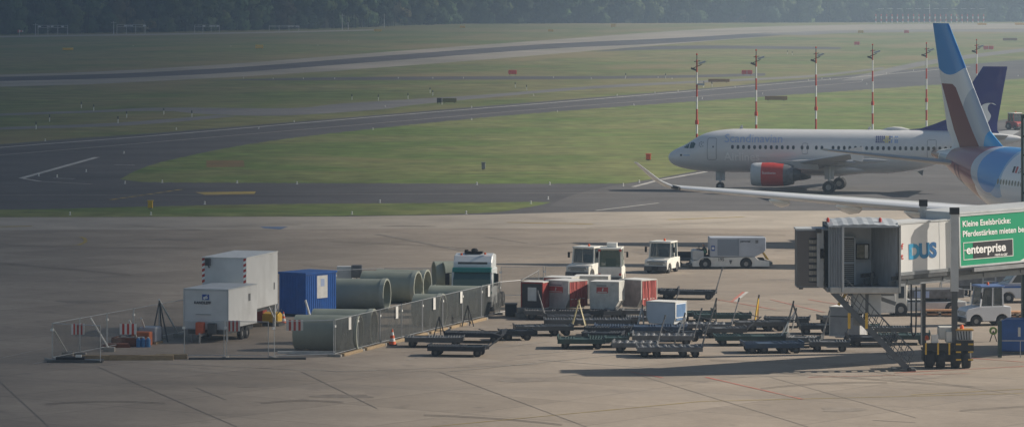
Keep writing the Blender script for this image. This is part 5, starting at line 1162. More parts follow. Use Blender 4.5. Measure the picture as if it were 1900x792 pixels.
Dk(1541,653,2.2,1.5,-2,'dark','dark trolley in the shade below the grey covered crate','down', side=-1)
Dk(1515,621,2.0,1.6,1,'navy','navy trolley left of the grey covered crate','none'); Dk(1618,644,2.6,1.7,2,'navy','navy trolley behind the bridge stairs','none')
Dk(1680,640,2.8,1.7,-2,'teal','teal trolley between the stairs and the bridge wheels','none'); Dk(1640,626,3.2,1.6,1,'dark','dark trolley behind the one at the stairs','none')
Dk(958,632,1.9,1.4,6,'navy','short navy trolley between the front pair and the dark six wheeled one','none')
Dk(1205,606,2.6,1.5,-6,'dark','dark trolley squeezed behind the white cargo bin','up')
Dk(1345,627,2.4,1.5,5,'dark','dark trolley right of the grey castor ones with its bar leaning','lean')
Dk(1462,608,2.6,1.5,-7,'navy','navy trolley behind the tall tripod','none')
Dk(1560,606,2.4,1.6,4,'dark','dark trolley left behind the grey covered crate','none')
Dk(1590,622,2.6,1.5,-4,'teal','teal trolley under the foot of the bridge cab','none')
Dk(1120,636,2.2,1.5,-8,'navy','navy trolley between the teal and the blue one','none')
Dk(1052,604,2.6,1.5,5,'dark','dark trolley below the red container with its bar raised at the left','up', side=-1)
Dk(1268,634,2.0,1.4,9,'navy','navy trolley wedged beside the grey castor ones','lean')
Dk(1495,645,1.9,1.4,-9,'dark','short dark trolley in the shade with its bar raised','up')
def tow_bar(px, py, h, spread, lean, m, label, apex2=None):
    X, Y = G(px, py); t = thing('tow_bar', label, 'tow bar', (X, Y)); 
    for x, y in ((-spread,-.2),(spread,.2)): b = MB(); b.bar((x,y,0),(lean,0,h),.07,.07); b.build('leg', m, t)
    b = MB(); b.bar((-spread*.45+lean*.55,0,h*.55),(spread*.45+lean*.55,0,h*.55),.05,.05); b.build('rung', m, t); b = MB(); b.tube((lean,0,h-.05),(lean+.04,0,h+.18),.05,6); b.build('hitch', M_dgrey, t)
    return t
tow_bar(1403,598,1.45,.10,.14,M_yellow,'orange upright tow bar on the dark trolley')
tow_bar(1473,630,2.0,.60,-.05,M_dgrey,'tall dark A-shaped tow bar between the shaded trolleys')
tow_bar(1188,616,1.4,.25,.1,M_steel,'grey tow bar standing left of the white cargo bin'); tow_bar(1462,612,1.1,.25,.45,M_steel,'pale leaning tow bar left of the tall tripod')
tow_bar(1322,606,1.5,.22,.2,M_dgrey,'dark tow bar standing right of the white cargo bin'); tow_bar(1258,640,1.6,.25,.35,M_steel,'grey double tow bar leaning below the white cargo bin'); tow_bar(1565,640,1.0,.1,.3,M_dgrey,'short dark tow bar left of the bridge stairs')
t = tow_bar(1450,640,1.3,.3,.4,M_wsheet,'short pale tow bar at the foot of the tall tripod')
# ------------------------------------------------------------------ air cargo containers
M_alu = mat('worn aluminium', (.56,.56,.53), .5, .2, .14, 2.5, dirt=.35, dirtcol=(.22,.21,.19)); M_aluw = mat('dull white panel', (.58,.57,.53), .55, 0, .12, 2.5, dirt=.35, dirtcol=(.28,.26,.23))
M_brn = mat('mottled brown grey panel', (.24,.19,.18), .6, 0, .3, 2.5, dirt=.5, dirtcol=(.34,.32,.30)); M_blg = mat('pale blue grey panel', (.62,.66,.72), .5, 0, .08, 1.5)
def uld(px, py, rot, W, D, H, label, front, side, z=.56, ch=(.28,.28), chz=.5, placard=None, curtain=False, cat='cargo container', dent=0):
    X, Y = G(px, py); t = thing('cargo_container', label, cat, (X, Y, z), rot)
    pts = [(-W+ch[0],0),(0-ch[1],0),(0,chz),(0,H),(-W,H),(-W,chz)] if ch[1] > 0 else [(-W+ch[0],0),(0,0),(0,H),(-W,H),(-W,chz)]
    # prism in x-z, extruded along y (front face at y=0)
    b = MB(); b.prism(pts, .012, D-.012, 'y'); b.build('shell', side, t)
    f = MB(); f.prism([(x*.985-.01, z_*.985+.01) for x, z_ in pts], -.004, .02, 'y'); f.build('front_panel', front, t)
    e = MB(); n = len(pts)
    for i in range(n):
        a, c = pts[i], pts[(i+1)%n]; e.bar((a[0],0,a[1]),(c[0],0,c[1]),.05,.05); e.bar((a[0],D,a[1]),(c[0],D,c[1]),.05,.05); e.bar((a[0],0,a[1]),(a[0],D,a[1]),.05,.05)
    e.build('edge_frame', M_aluw, t)
    tp = MB(); tp.box(-W+.03,-.03,.03,D-.03,H+.002,H+.03); tp.build('pale_top', M_wsheet, t)
    if placard:
        w0, w1, z0, z1, pm = placard; p = MB(); p.box(w0,w1,-.02,-.006,z0,z1); pl = p.build('placard', pm, t)
        p = MB(); p.bar((w0+.06,-.024,z0+.06),(w1-.06,-.024,z0+.06),.008,.04); p.bar(((w0+w1)/2,-.024,z0+.12),((w0+w1)/2+.06,-.024,z1-.06),.008,.07); p.build('placard_mark', M_wsheet, pl)
        p = MB(); p.box(w0,w1-.1,-.018,-.008,z1+.05,z1+.13); p.build('lettering_band', M_grey, t)
    if curtain:
        c = MB(); N = 26; y0, y1 = .06, D-.04; ring = []
        rows = []
        for zz in (.1, H*.35, H*.7, H-.05):
            rows.append([(.03+.022*math.sin(i*1.1+zz*1.3+math.sin(i*.7))+.014*math.sin(i*2.7+zz*3), y0+(y1-y0)*i/N, zz) for i in range(N+1)])
        for r0, r1 in zip(rows, rows[1:]):
            for i in range(N): c.add([r0[i], r0[i+1], r1[i+1], r1[i]], [(0,1,2,3)])
        c.build('curtain', M_dred, t, smooth=True, ang=80)
    return t
M_pl = mat('red placard', (.48,.07,.06), .5); M_dr2 = mat('dull red container paint', (.30,.04,.035), .6, 0, .2, 2, dirt=.5, dirtcol=(.35,.22,.20))
uld(1007,590,-22,1.35,1.25,1.55,'red container with a dark front panel and white notice, leftmost of the row', mat('dark panel',(.05,.045,.05),.6), M_dr2, ch=(.001,0), placard=None, curtain=False)
o = [o for o in C.objects if o.name.startswith('cargo_container')][0]; b = MB(); b.box(-.95,-.4,-.03,-.006,.45,1.25); b.build('notice', M_wsheet, o)
b = MB(); b.bar((-1.35,-.02,0),(-1.35,-.02,1.55),.06,.09); b.bar((0,-.02,0),(0,-.02,1.55),.06,.09); b.bar((-1.35,-.02,1.52),(0,-.02,1.52),.06,.09); b.build('red_frame', M_dr2, o)
uld(1055,590,-42,1.82,1.72,1.62,'silver container with red placard, its red curtain side turned right', M_alu, M_aluw, ch=(.35,.3), chz=.55, placard=(-1.62,-.45,.92,1.28,M_pl), curtain=True)
uld(1148,591,-14,1.75,1.5,1.6,'silver container with a red placard in the middle of the row', M_alu, M_alu, ch=(.05,.3), chz=.5, placard=(-1.35,-.65,.95,1.30,M_pl))
uld(1190,588,-42,1.72,1.42,1.62,'mottled brown grey container with red curtain, rightmost of the row', M_brn, M_aluw, ch=(.3,.3), chz=.5, curtain=True)
uld(1253,618,-30,1.85,1.35,1.22,'white cargo bin with an open dented right side on the blue trolley', M_blg, M_blg, z=.52, ch=(.18,.12), chz=.35)
o = [o for o in C.objects if o.name.startswith('cargo_container')][-1]
b = MB(); b.add([(.012,.12,.2),(.012,1.2,.2),(.012,1.25,1.1),(.012,.15,1.1)], [(0,1,2,3)]); b.build('blue_inner_panel', mat('blue inner panel',(.08,.16,.30),.5), o)
uld(1060,574,-20,1.8,1.5,1.5,'red topped container behind the left silver one', M_dr2, M_alu, z=.42, ch=(.001,0)); uld(1128,567,-8,2.1,1.4,1.35,'grey flat topped container behind the middle silver one', M_alu, M_alu, z=.45, ch=(.001,0))
uld(1595,634,-20,1.72,1.5,1.6,'grey covered crate standing behind the bridge stairs', mat('grey cover',(.30,.30,.31),.7,0,.15,2), mat('grey cover',()), z=.30, ch=(.001,0))
o = [o for o in C.objects if o.name.startswith('cargo_container')][-1]; b = MB(); b.box(-1.72,0,-.015,-.004,1.05,1.12); b.build('strap', M_dgrey, o)
# ------------------------------------------------------------------ passenger bridge
M_cab = mat('bridge cab grey', (.20,.215,.24), .5, .1, .10, 1.5, dirt=.3, dirtcol=(.12,.12,.12)); M_canopy = mat('pleated canopy fabric', (.29,.315,.345), .8, 0, .18, 2, stretch=(6,6,.5))
M_tun = mat('bridge tunnel white', (.66,.66,.65), .45, 0, .05, .6, dirt=.25, dirtcol=(.35,.33,.3)); M_stl = mat('bridge structure grey', (.22,.235,.25), .5, .3, .12, 2, dirt=.3)
M_green = mat('billboard green', (.0,.30,.145), .45, 0, .03, .5); M_wall = mat('cab inner wall', (.55,.61,.68), .55, 0, .06, 1)
JX, JY = 19.9, 213.4
jb = thing('passenger_bridge', 'grey and white passenger boarding bridge with a green advertising panel and open cab', 'boarding bridge', (JX, JY, 0))
def L(px, z=0, Y=JY): return (px-950)*Y/F - JX
ZF, ZR = 4.28, 7.50
# cab: local x from L(1534) to L(1668)
x0, x1 = L(1536), L(1668)
b = MB(); b.box(x0-.05, x1+.05, -.25, 3.0, ZF-.22, ZF); b.build('cab_floor', M_stl, jb)
b = MB(); b.box(x0+.1, x1-.02, -.42, -.22, ZF-.28, ZF+.06); b.build('bumper_pad', mat('pale bumper', (.50,.49,.46), .7), jb, bevel=.04)
b = MB(); b.add([(x0+.75,2.2,ZF),(x1-1.15,2.6,ZF),(x1-1.15,2.6,ZR-.2),(x0+.75,2.2,ZR-.2)],[(0,1,2,3)]); b.add([(x0+.75,2.28,ZF),(x1-1.15,2.68,ZF),(x1-1.15,2.68,ZR-.2),(x0+.75,2.28,ZR-.2)],[(0,1,2,3)]); b.build('inner_wall', M_wall, jb)
def wl(x): return 2.2 + .4*(x-(x0+.75))/((x1-1.15)-(x0+.75))
# louvred shutter door
sx0, sx1 = L(1565), L(1590); sh = MB()
n = 22
for k in range(n):
    z = ZF+.12+k*(2.25/n); sh.box(sx0, sx1, 2.02, 2.10, z, z+.055)
dr = MB(); dr.box(sx0-.05, sx1+.05, 2.10, 2.16, ZF+.05, ZF+2.45); do = dr.build('shutter_door', M_dgrey, jb); sh.build('louvre_slats', M_lgrey, do)
b = MB(); b.box(sx1+.02, sx1+.10, 1.98, 2.08, ZF, ZF+2.5); b.box(sx0-.1, sx1+.1, 1.98, 2.08, ZF+2.42, ZF+2.5); b.box(sx0, sx1+.05, 1.99, 2.03, ZF+1.08, ZF+1.18); b.build('door_frame', M_wall, do)
# window; bright background and reflections painted as pane colours
wx0, wx1 = L(1596), L(1618)
b = MB(); b.box(wx0-.04, wx1+.04, 2.02, 2.12, ZF+1.32, ZF+2.12); wf = b.build('cab_window', M_black, jb); b = MB(); b.box(wx0, wx1-.22, 2.0, 2.02, ZF+1.38, ZF+2.06); b.build('pane', mat('pane with painted olive reflections', (.17,.16,.11), .3, 0, .5, 6), wf)
b = MB(); b.box(wx1-.2, wx1-.03, 1.99, 2.02, ZF+1.38, ZF+2.06); b.build('bright_pane', M_white, wf)
b = MB(); b.box(L(1620)-.0, L(1621)+.12, 1.4, 1.9, ZF, ZF+.65); b.build('control_desk', M_dgrey, jb)
# ceiling and pleated canopies
b = MB(); b.box(x0, x1, .1, 3.0, ZR-.12, ZR); b.build('cab_ceiling', M_cab, jb)
def pleats(name, pts0, pts1, nn, amp, mt):
    """folded fabric between two vertical poly-lines (bottom/top points)"""
    c = MB(); A0, A1 = Vector(pts0[0]), Vector(pts0[1]); B0, B1 = Vector(pts1[0]), Vector(pts1[1]); nrm = (B0-A0).cross(A1-A0).normalized(); prev = None
    for i in range(nn+1):
        t = i/nn; o = nrm*amp*(1 if i % 2 else -1); cur = (A0.lerp(B0, t)+o, A1.lerp(B1, t)+o)
        if prev: c.add([prev[0], cur[0], cur[1], prev[1]], [(0,1,2,3)])
        prev = cur
    return c.build(name, mt, jb)
pleats('left_canopy', ((x0,-.2,ZF-.1),(x0,-.2,ZR)), ((x0+.75,-.45,ZF-.2),(x0+.72,-.45,ZR+.0)), 12, .045, M_canopy)
pleats('left_canopy', ((x0+.75,-.45,ZF-.2),(x0+.72,-.45,ZR)), ((x0+.75,2.2,ZF),(x0+.75,2.2,ZR)), 14, .05, M_canopy)
pleats('right_canopy', ((x1-.02,-.2,ZF),(x1-.02,-.2,ZR-.05)), ((x1-1.15,2.6,ZF),(x1-1.15,2.6,ZR-.1)), 16, .055, M_canopy)
top = MB(); N = 14
for i in range(N):
    xa = x0+(x1-x0)*i/N; xb = x0+(x1-x0)*(i+1)/N; za = ZR+.06+.10*math.sin(math.pi*i/N)+.03*(i%2); zb = ZR+.06+.10*math.sin(math.pi*(i+1)/N)+.03*((i+1)%2)
    top.add([(xa,-.45,za-.12),(xb,-.45,zb-.12),(xb,1.2,zb+.1),(xa,1.2,za+.1)], [(0,1,2,3)]); top.add([(xa,1.2,za+.1),(xb,1.2,zb+.1),(xb,3.0,zb+.06),(xa,3.0,za+.06)], [(0,1,2,3)]); top.add([(xa,-.45,za-.12),(xb,-.45,zb-.12),(xb,-.45,ZR-.12),(xa,-.45,ZR-.12)], [(0,1,2,3)])
top.build('canopy_roof', mat('canopy roof fabric', (.36,.39,.42), .7, 0, .15, 2), jb)
b = MB(); b.box(x1-.03,x1+.06,-.45,.05,ZF-.25,ZR); b.build('right_post', mat('pale bumper', ()), jb); b = MB(); b.box(x0+.70,x0+.80,-.5,-.42,ZF-.2,ZR-.05); b.build('canopy_edge', M_lgrey, jb)
b = MB(); b.box(x0-.05,x1+.03,3.0,3.1,ZF-.2,ZR); b.build('rear_wall', M_cab, jb)
for px in (1537, 1634): b = MB(); b.lathe([(0,.07),(.06,.08),(.18,.08),(.24,.02)], 8, 'z', (L(px),.3,ZR+.12)); b.build('beacon', M_red, jb)
# left corridor with lattice windows
cx0, cx1 = L(1479,0,JY+1.2), L(1531,0,JY+1.2)
b = MB(); b.box(cx0, cx1, 1.2, 3.0, ZF-.1, ZF+.02); b.box(cx0, cx1, 1.2, 3.0, ZR-.42, ZR-.34); b.box(cx0, cx1, 2.95, 3.0, ZF, ZR-.4); b.build('corridor_shell', M_cab, jb)
b = MB(); b.box(cx0-.05, cx1+.3, 1.15, 3.05, ZR-.36, ZR-.27); b.build('corridor_roof', M_lgrey, jb)
b = MB(); b.box(cx0, cx0+.05, 1.2, 3.0, ZF, ZR-.4); b.box(cx0, cx0+.62, 1.17, 1.22, ZF, ZR-.4); b.box(cx1-.05, cx1, 1.15, 1.22, ZF, ZR-.4); b.box(cx0,cx1,1.16,1.22,ZF,ZF+.18); b.box(cx0,cx1,1.16,1.22,ZR-.75,ZR-.4); b.build('corridor_side', mat('brown grey panel', (.17,.155,.15), .6, 0, .1, 1), jb)
g = MB()
for k in range(7): z = ZF+.25+k*.32; g.box(cx0+.62, cx1-.05, 1.18, 1.20, z, z+.20)
g.build('slatted_window', mat('pale slats', (.50,.46,.38), .7, 0, .35, 5), jb)
g = MB()
for k in range(9): x = cx0+.66+k*.085; g.box(x, x+.02, 1.15, 1.175, ZF+.2, ZR-.8)
g.build('window_bars', M_cab, jb)
b = MB(); b.box(L(1521),L(1530),.7,1.1,ZF-.05,ZR-.28); b.box(L(1518),L(1523),.65,.9,ZF,ZR-.35); b.build('corner_panel', M_lgrey, jb); b = MB(); b.box(L(1524),L(1530),.6,.7,ZF+1.45,ZF+1.95); b.build('black_box', M_black, jb); b = MB(); b.box(L(1516),L(1526),.6,1.0,ZR-.45,ZR-.25); b.build('corner_cap', M_dgrey, jb)
b = MB(); b.tube((L(1490),1.6,ZF-.2),(L(1490),1.6,ZF-.1),.12,8); b.build('drain', M_dgrey, jb)
# machinery under the cab
b = MB(); b.box(L(1583),L(1606),.2,1.6,ZF-1.35,ZF-.3); b.build('hydraulic_box', M_lgrey, jb, bevel=.03); b = MB(); b.box(L(1612),L(1636),.2,1.6,ZF-1.40,ZF-.35); b.build('hydraulic_box', M_lgrey, jb, bevel=.03)
b = MB(); b.box(L(1606),L(1612),.4,1.4,ZF-2.0,ZF-.2); b.box(L(1575),L(1660),.3,1.8,ZF-.45,ZF-.24); b.bar((L(1612),.9,ZF-.4),(L(1665),.9,ZF-.9),.1,.2); b.build('support_frame', M_stl, jb)
b = MB(); b.box(L(1585),L(1602),.6,1.2,ZF-2.0,ZF-1.35); b.build('lower_frame', M_stl, jb)
b = MB(); b.bar((L(1555),-.1,ZF-.9),(L(1570),-.1,ZF-.25),.10,.14); b.build('yellow_arm', M_yellow, jb)
# stairs
M_stair = mat('dark stair steel', (.10,.112,.125), .5, .3, .15, 3)
sA, sB = (L(1552), ZF-.25), (L(1682,0,JY), .15)
for y in (-.35,.55):
    b = MB(); b.bar((sA[0]-.15,y,sA[1]),(sB[0],y,sB[1]),.07,.30); b.build('stair_stringer', M_stair, jb)
    b = MB(); b.bar((sA[0]+.35,y,sA[1]+.85),(sB[0]+.35,y,sB[1]+.85),.07,.07); b.bar((sA[0]+.12,y,sA[1]+.28),(sB[0]+.12,y,sB[1]+.28),.035,.035); b.bar((sA[0]+.25,y,sA[1]+.45),(sB[0]+.25,y,sB[1]+.45),.035,.035)
    for k in range(15): f = k/14; xx = sA[0]+(sB[0]-sA[0])*f; zz = sA[1]+(sB[1]-sA[1])*f; b.bar((xx,y,zz),(xx+.35,y,zz+.85),.035,.035)
    b.build('stair_railing', M_stair, jb)
for k in range(17): f = (k+.5)/17; xx = sA[0]+(sB[0]-sA[0])*f; zz = sA[1]+(sB[1]-sA[1])*f; b = MB(); b.box(xx-.12,xx+.12,-.35,.55,zz+.04,zz+.07); b.build('stair_step', M_grey, jb)
b = MB(); b.box(sB[0]-.75,sB[0]+.45,-.5,.7,0,.16); b.build('stair_foot', M_dgrey, jb, bevel=.03)
for y in (-.5,.7): wheel(jb, sB[0]+.1, y, .12, .08, 'y', 'stair_roller', hub=False)
b = MB(); b.lathe([(-.02,.42),(.02,.42),(.02,.39),(-.02,.39),(-.02,.42)], 20, 'y', (sB[0]-.55,.9,.9)); b.build('hose_ring', M_dgrey, jb)
for px in (1572,1604): b = MB(); b.box(L(px),L(px)+.14,-.4,-.3,2.2,3.0); b.build('yellow_bracket', M_yellow, jb)
# tunnel
TA = 35.0; SL = .027
def TM(): return Matrix.Translation((0,0,0)) @ Matrix.Rotation(R(TA),4,'Z') @ Matrix.Rotation(-math.atan(SL),4,'Y')
def tb(name, boxes, mt, par=None, bevel=0, M=None):
    b = MB(); b.M = TM()
    for bx in boxes: b.box(*bx)
    return b.build(name, mt, par or jb, bevel=bevel)
b = MB(); b.M = TM(); b.prism([(.08,0),(5.2,0),(5.2,2.55),(1.95,2.55)], 4.98, 7.52, 'z'); t1 = b.build('inner_tunnel', M_tun, jb)
tb('tunnel_roof_strip', [(.1,4.1,-.03,.1,7.52,7.60)], M_lgrey, t1); tb('tunnel_sill', [(-.1,4.1,-.04,.0,4.88,5.05)], M_stl, t1)
tb('panel_joint', [(2.9,2.93,-.008,.0,5.06,7.5)], M_lgrey, t1)
M_dusA = mat('logo light blue', (.08,.42,.62), .5); M_dusB = mat('logo deep blue', (.02,.16,.42), .5); 
def tt(s_, x, z, size, m, par, y=-.012, bold=0, sx=1): return text(s_, size, m, par, TM() @ face_M(x, y, z), bold=bold, sx=sx)
tt('D', .80, 5.72, 1.02, mat('logo cyan', (.03,.30,.52), .5), t1, bold=.05); tt('U', 1.50, 5.72, 1.02, mat('logo mid blue', (.02,.20,.40), .5), t1, bold=.05, y=-.014); tt('S', 2.22, 5.72, 1.02, mat('logo dark blue', (.015,.11,.28), .5), t1, bold=.05, y=-.016)
tt('rf', .15, 6.22, .44, M_red, t1, bold=.008); tt('rt', .12, 5.72, .44, M_red, t1, bold=.008)
t2 = tb('outer_tunnel', [(3.98,24,-.18,2.75,5.05,7.82)], M_tun); tb('tunnel_roof_strip', [(3.9,24,-.22,2.8,7.82,7.92)], M_lgrey, t2)
tb('lower_beam', [(-.3,24,.15,.4,4.35,4.62),(-.3,24,2.1,2.35,4.35,4.62)], M_stl); tb('rail_beam', [(-.3,24,-.02,.12,4.68,4.88),(-.3,5,2.4,2.55,4.68,4.88)], M_dgrey)
tb('cross_beam', [(x, x+.18, .1, 2.4, 4.45, 4.62) for x in (.8,3.2,6.0,8.6,11.2)], M_stl); tb('cable_tray', [(5.0,24,-.30,-.1,4.78,4.98)], M_grey)
# billboard
bl = tb('billboard', [(4.08,15.5,-.26,-.19,5.12,7.72)], M_green); tb('billboard_frame', [(4.02,15.6,-.29,-.25,7.70,7.80),(4.02,15.6,-.29,-.25,5.05,5.14),(4.02,4.10,-.29,-.25,5.05,7.8)], M_lgrey, bl)
b = MB(); b.M = TM(); b.add([(8.2,-.268,5.14),(12.5,-.268,5.14),(12.5,-.268,6.9),(10.6,-.268,6.0)], [(0,1,2,3)]); b.build('white_sweep', M_white, bl)
tt('Kleine Eselsbrücke:', 4.26, 7.16, .43, M_wtxt, bl, y=-.272, bold=.007, sx=1.0); tt('Pferdestärken mieten bei', 4.26, 6.64, .43, M_wtxt, bl, y=-.272, bold=.007, sx=1.0)
lb = tb('logo_border', [(4.30,7.75,-.275,-.262,5.42,5.46),(4.30,7.75,-.275,-.262,6.30,6.34),(4.30,4.34,-.275,-.262,5.46,6.30),(7.71,7.75,-.275,-.262,5.46,6.30)], M_white, bl)
tb('logo_black_field', [(4.98,7.71,-.272,-.262,5.46,6.30)], M_black, bl)
tt('enterprise', 4.50, 5.74, .62, M_wtxt, bl, y=-.278, bold=.016, sx=1.06); tt('rent-a-car', 6.45, 5.50, .22, M_wtxt, bl, y=-.278, bold=.004)
b = MB(); b.M = TM(); b.bar((4.34,-.272,5.93),(4.55,-.272,5.93),.01,.05); b.build('logo_dash', M_white, lb)
# portal frames
def portal(px, Y, ztop, zmid, zlow, w_, front):
    X = (px-950)*Y/F - JX; y = Y-JY
    b = MB(); b.box(X-w_/2,X+w_/2,y-.16,y+.16,zmid,ztop); po = b.build('portal_post', M_lgrey if front else M_steel, jb)
    b = MB(); b.box(X-w_/2-.04,X+w_/2+.04,y-.2,y+.2,ztop-.32,ztop+.02); b.build('post_cap', M_black, po)
    b = MB(); b.box(X-w_*.36,X+w_*.36,y-.12,y+.12,zlow,zmid); b.build('lift_column', M_dgrey, jb); return X, y
a1 = portal(1771, 214.6, 8.30, 4.0, 1.0, .40, True); a2 = portal(1713, 217.6, 8.55, 4.6, 1.0, .34, False)
# bogie
bx, by = (1755-950)*215.5/F - JX, 215.2-JY
b = MB(); b.box(bx-1.25,bx+1.25,by-.55,by+.55,.35,.85); b.build('bogie_frame', M_black, jb, bevel=.04)
for x in (-.95,-.35,.42,.98): wheel(jb, bx+x, by-.35, .47, .42, 'x', 'drive_wheel')
for x in (-.65,.70): wheel(jb, bx+x, by+1.6, .47, .42, 'x', 'drive_wheel')
for k, x in enumerate((-1.15,-.52,.06)): b = MB(); b.box(bx+x-.045,bx+x+.045,by-.86,by-.83,.75,1.35); b.build('hazard_strip', M_yellow, jb)
for k in range(3):
    for x in (.42,1.05): b = MB(); b.box(bx+x-.02,bx+x+.24,by-.89,by-.86,.45+.4*k,.53+.4*k); b.build('hazard_strip', M_yellow, jb)
b = MB(); b.box(bx-1.3,bx+.3,by-.83,by-.78,1.0,1.35); b.box(bx-1.3,bx+1.3,by-.78,by+.3,.95,1.05); b.box(bx+.36,bx+1.32,by-.86,by-.80,.95,1.5); b.build('wheel_guard', M_black, jb)
b = MB(); b.box(bx-.45,bx+.35,by-.5,by+.3,1.5,2.15); b.build('control_box', mat('control box white',(.6,.6,.57),.5,0,.08,2), jb, bevel=.04); b = MB(); b.box(bx-.1,bx+.42,by-.7,by-.1,1.35,1.95); b.build('control_box', mat('control box white',()), jb, bevel=.04)
b = MB(); b.box(bx+.45,bx+1.25,by-.75,by-.15,1.5,1.98); b.build('cable_basket', M_lgrey, jb, bevel=.02); b = MB(); b.box(bx+.4,bx+1.32,by-.8,by-.1,1.98,2.05); b.build('orange_edge', mat('ochre edge',(.45,.25,.06),.6), jb)
b = MB()
for k in range(5): b.tube((bx+.5+k*.15,by-.77,1.95),(bx+.58+k*.13,by-.79,1.52),.025,5)
b.build('cables', M_black, jb)
b = MB(); b.lathe([(0,.1),(.15,.1),(.22,.03)],8,'z',(bx+.75,by-.4,2.05)); b.build('beacon', M_orange, jb); b = MB(); b.lathe([(0,.1),(.2,.1),(.26,.03)],8,'z',(bx-1.05,by-.3,1.45)); b.build('beacon', M_orange, jb)
b = MB(); b.box(bx-.85,bx-.5,by-.75,by-.4,1.2,1.75); b.build('sign_plate', M_wsheet, jb)
# hanging hose loop
P = [(L(1693),.6,4.4),(L(1693),.6,2.6),(L(1694),.6,1.9),(L(1697.5),.6,1.7),(L(1701),.6,1.9),(L(1702),.6,2.6),(L(1702),.6,4.3)]
b = MB(); 
for p, q in zip(P, P[1:]): b.tube(p, q, .045, 6)
b.build('hose', M_black, jb); b = MB(); b.tube((L(1712),.7,4.4),(L(1712),.7,1.3),.04,6); b.build('cable', M_grey, jb)
# rotunda end far right (outside the frame)
e = Vector((23.5*math.cos(R(TA)), 23.5*math.sin(R(TA))))
b = MB(); b.lathe([(4.6,.01),(4.6,2.6),(8.6,2.6),(8.8,.01)], 24, 'z', (e.x+1,e.y+1.6,0)); b.build('rotunda', M_tun, jb, smooth=True); b = MB(); b.tube((e.x+1,e.y+1.6,0),(e.x+1,e.y+1.6,4.7),.5,16); b.build('rotunda_column', M_stl, jb)
# ------------------------------------------------------------------ right hand clutter
X, Y = G(1660, 585); t = thing('high_loader', 'white high loader truck with a slanted front panel behind the bridge cab', 'loader truck', (X, Y), -80)
b = MB(); b.prism([(-1.2,.25),(-.2,.25),(-.15,1.7),(-1.0,1.75),(-1.35,1.35)], -.9,.9,'x'); b.build('front_panel', M_white, t, bevel=.03)
b = MB(); b.prism([(-.2,.6),(.55,.6),(.55,2.1),(-.2,2.1)], -.85,.85,'x'); cb_ = b.build('cab', M_cream, t, bevel=.04); b = MB(); b.box(.86,.87,0,.35,1.1,1.8); b.build('window', M_glass, cb_)
b = MB(); b.box(-.85,.85,.55,4.2,.3,.85); b.build('chassis', M_lgrey, t, bevel=.03); b = MB(); b.box(-.8,.8,.7,4.1,1.05,1.6); b.build('deck', M_mid, t, bevel=.03)
for sx in (-1,1):
    for y in (.15,3.3): wheel(t, sx*.75, y, .42, .28)
b = MB(); b.box(.86,.875,1.0,1.9,1.1,1.5); b.build('pale_panel', M_ltxt, t)
b = MB()
for k in range(9): b.box(.9,.93,-1.1+.1*k,-1.05+.1*k,.22,.3)
b.build('toothed_edge', M_white, t)
X, Y = G(1742, 581); t = thing('tank_trailer', 'grey tank trailer with a pale square end behind the bridge columns', 'trailer', (X, Y), 2)
b = MB(); b.box(-.9,.5,-.6,.6,.75,1.3); b.build('body', M_mid, t, bevel=.05); b = MB(); b.box(.0,.95,-.65,.5,.55,1.45); b.build('pale_end', mat('pale violet grey',(.42,.43,.50),.5), t, bevel=.04); b = MB(); b.tube((.35,-.66,.95),(.35,-.70,.95),.06,8); b.build('valve', M_black, t)
for x in (-.5,.5):
    for y in (-.5,.5): wheel(t, x, y, .24, .16, 'y')
for k, (px, py, w_, lab) in enumerate(((1742,586,1.9,'low orange brown pallet before the tank trailer'),(1886,590,1.5,'orange brown pallet right of the shaded tractor'))):
    X, Y = G(px, py); t = thing('pallet', lab, 'pallet', (X, Y), 0, 'orange brown pallets behind the bridge'); Mp = mat('orange brown wood', (.50,.27,.14), .7, 0, .3, 2)
    for z in (.0,.22): b = MB(); b.box(-w_/2*1.1,w_/2*1.1,-.6,.6,z+.1,z+.2); b.build('boards', Mp, t)
    b = MB()
    for x in (-.9,0,.9): b.box(x*w_/2-.08,x*w_/2+.08,-.6,.6,0,.34)
    b.build('blocks', mat('pale timber', (.5,.42,.32), .8), t)
for k, (px, py, h, lab) in enumerate(((1789,583,1.9,'white wheeled steps frame left of the shaded tractor'),(1836,556,2.0,'pale rack frame farther back under the billboard'),(1700,566,2.2,'pale ladder frame behind the bridge columns'),(1758,560,2.1,'white tube frame right of the bridge columns'))):
    X, Y = G(px, py); t = thing('frame_stand', lab, 'frame stand', (X, Y), 5*k)
    for x in (-.4,.4): b = MB(); b.bar((x,0,0),(x,0,h),.07,.07); b.bar((x,.6,0),(x,.0,h*.9),.05,.05); b.build('upright', M_white if k % 2 == 0 else M_steel, t)
    for z in (.3,.7,1.1,1.5): b = MB(); b.bar((-.4,0,z*h/1.9),(.4,0,z*h/1.9),.05,.05); b.build('rung', M_lgrey, t)
    b = MB(); b.box(-.5,.5,-.1,.7,.1,.35); b.build('base', M_white, t, bevel=.03)
X, Y = G(1822, 548); t = thing('cargo_rack', 'grey canvas covered trailer under the billboard', 'trailer', (X, Y), 3); b = MB(); b.box(-1.8,2.2,-.8,.8,.6,1.9); b.build('cover', M_mid, t, bevel=.08); b = MB(); b.box(-1.9,2.3,-.8,.8,.4,.6); b.build('chassis', M_dgrey, t)
for x in (-1.3,1.6): wheel(t, x, -.7, .28, .2, 'y'); wheel(t, x, .7, .28, .2, 'y')
X, Y = G(1838, 520); t = thing('belt_loader', 'beige ramp vehicle top showing under the billboard', 'ramp vehicle', (X, Y), 0); b = MB(); b.prism([(-2.2,.5),(2.4,.5),(2.4,1.1),(1.8,1.6),(-2.2,1.9)], -.9,.9,'y'); b.build('body', mat('beige paint', (.48,.40,.28), .6), t, bevel=.05)
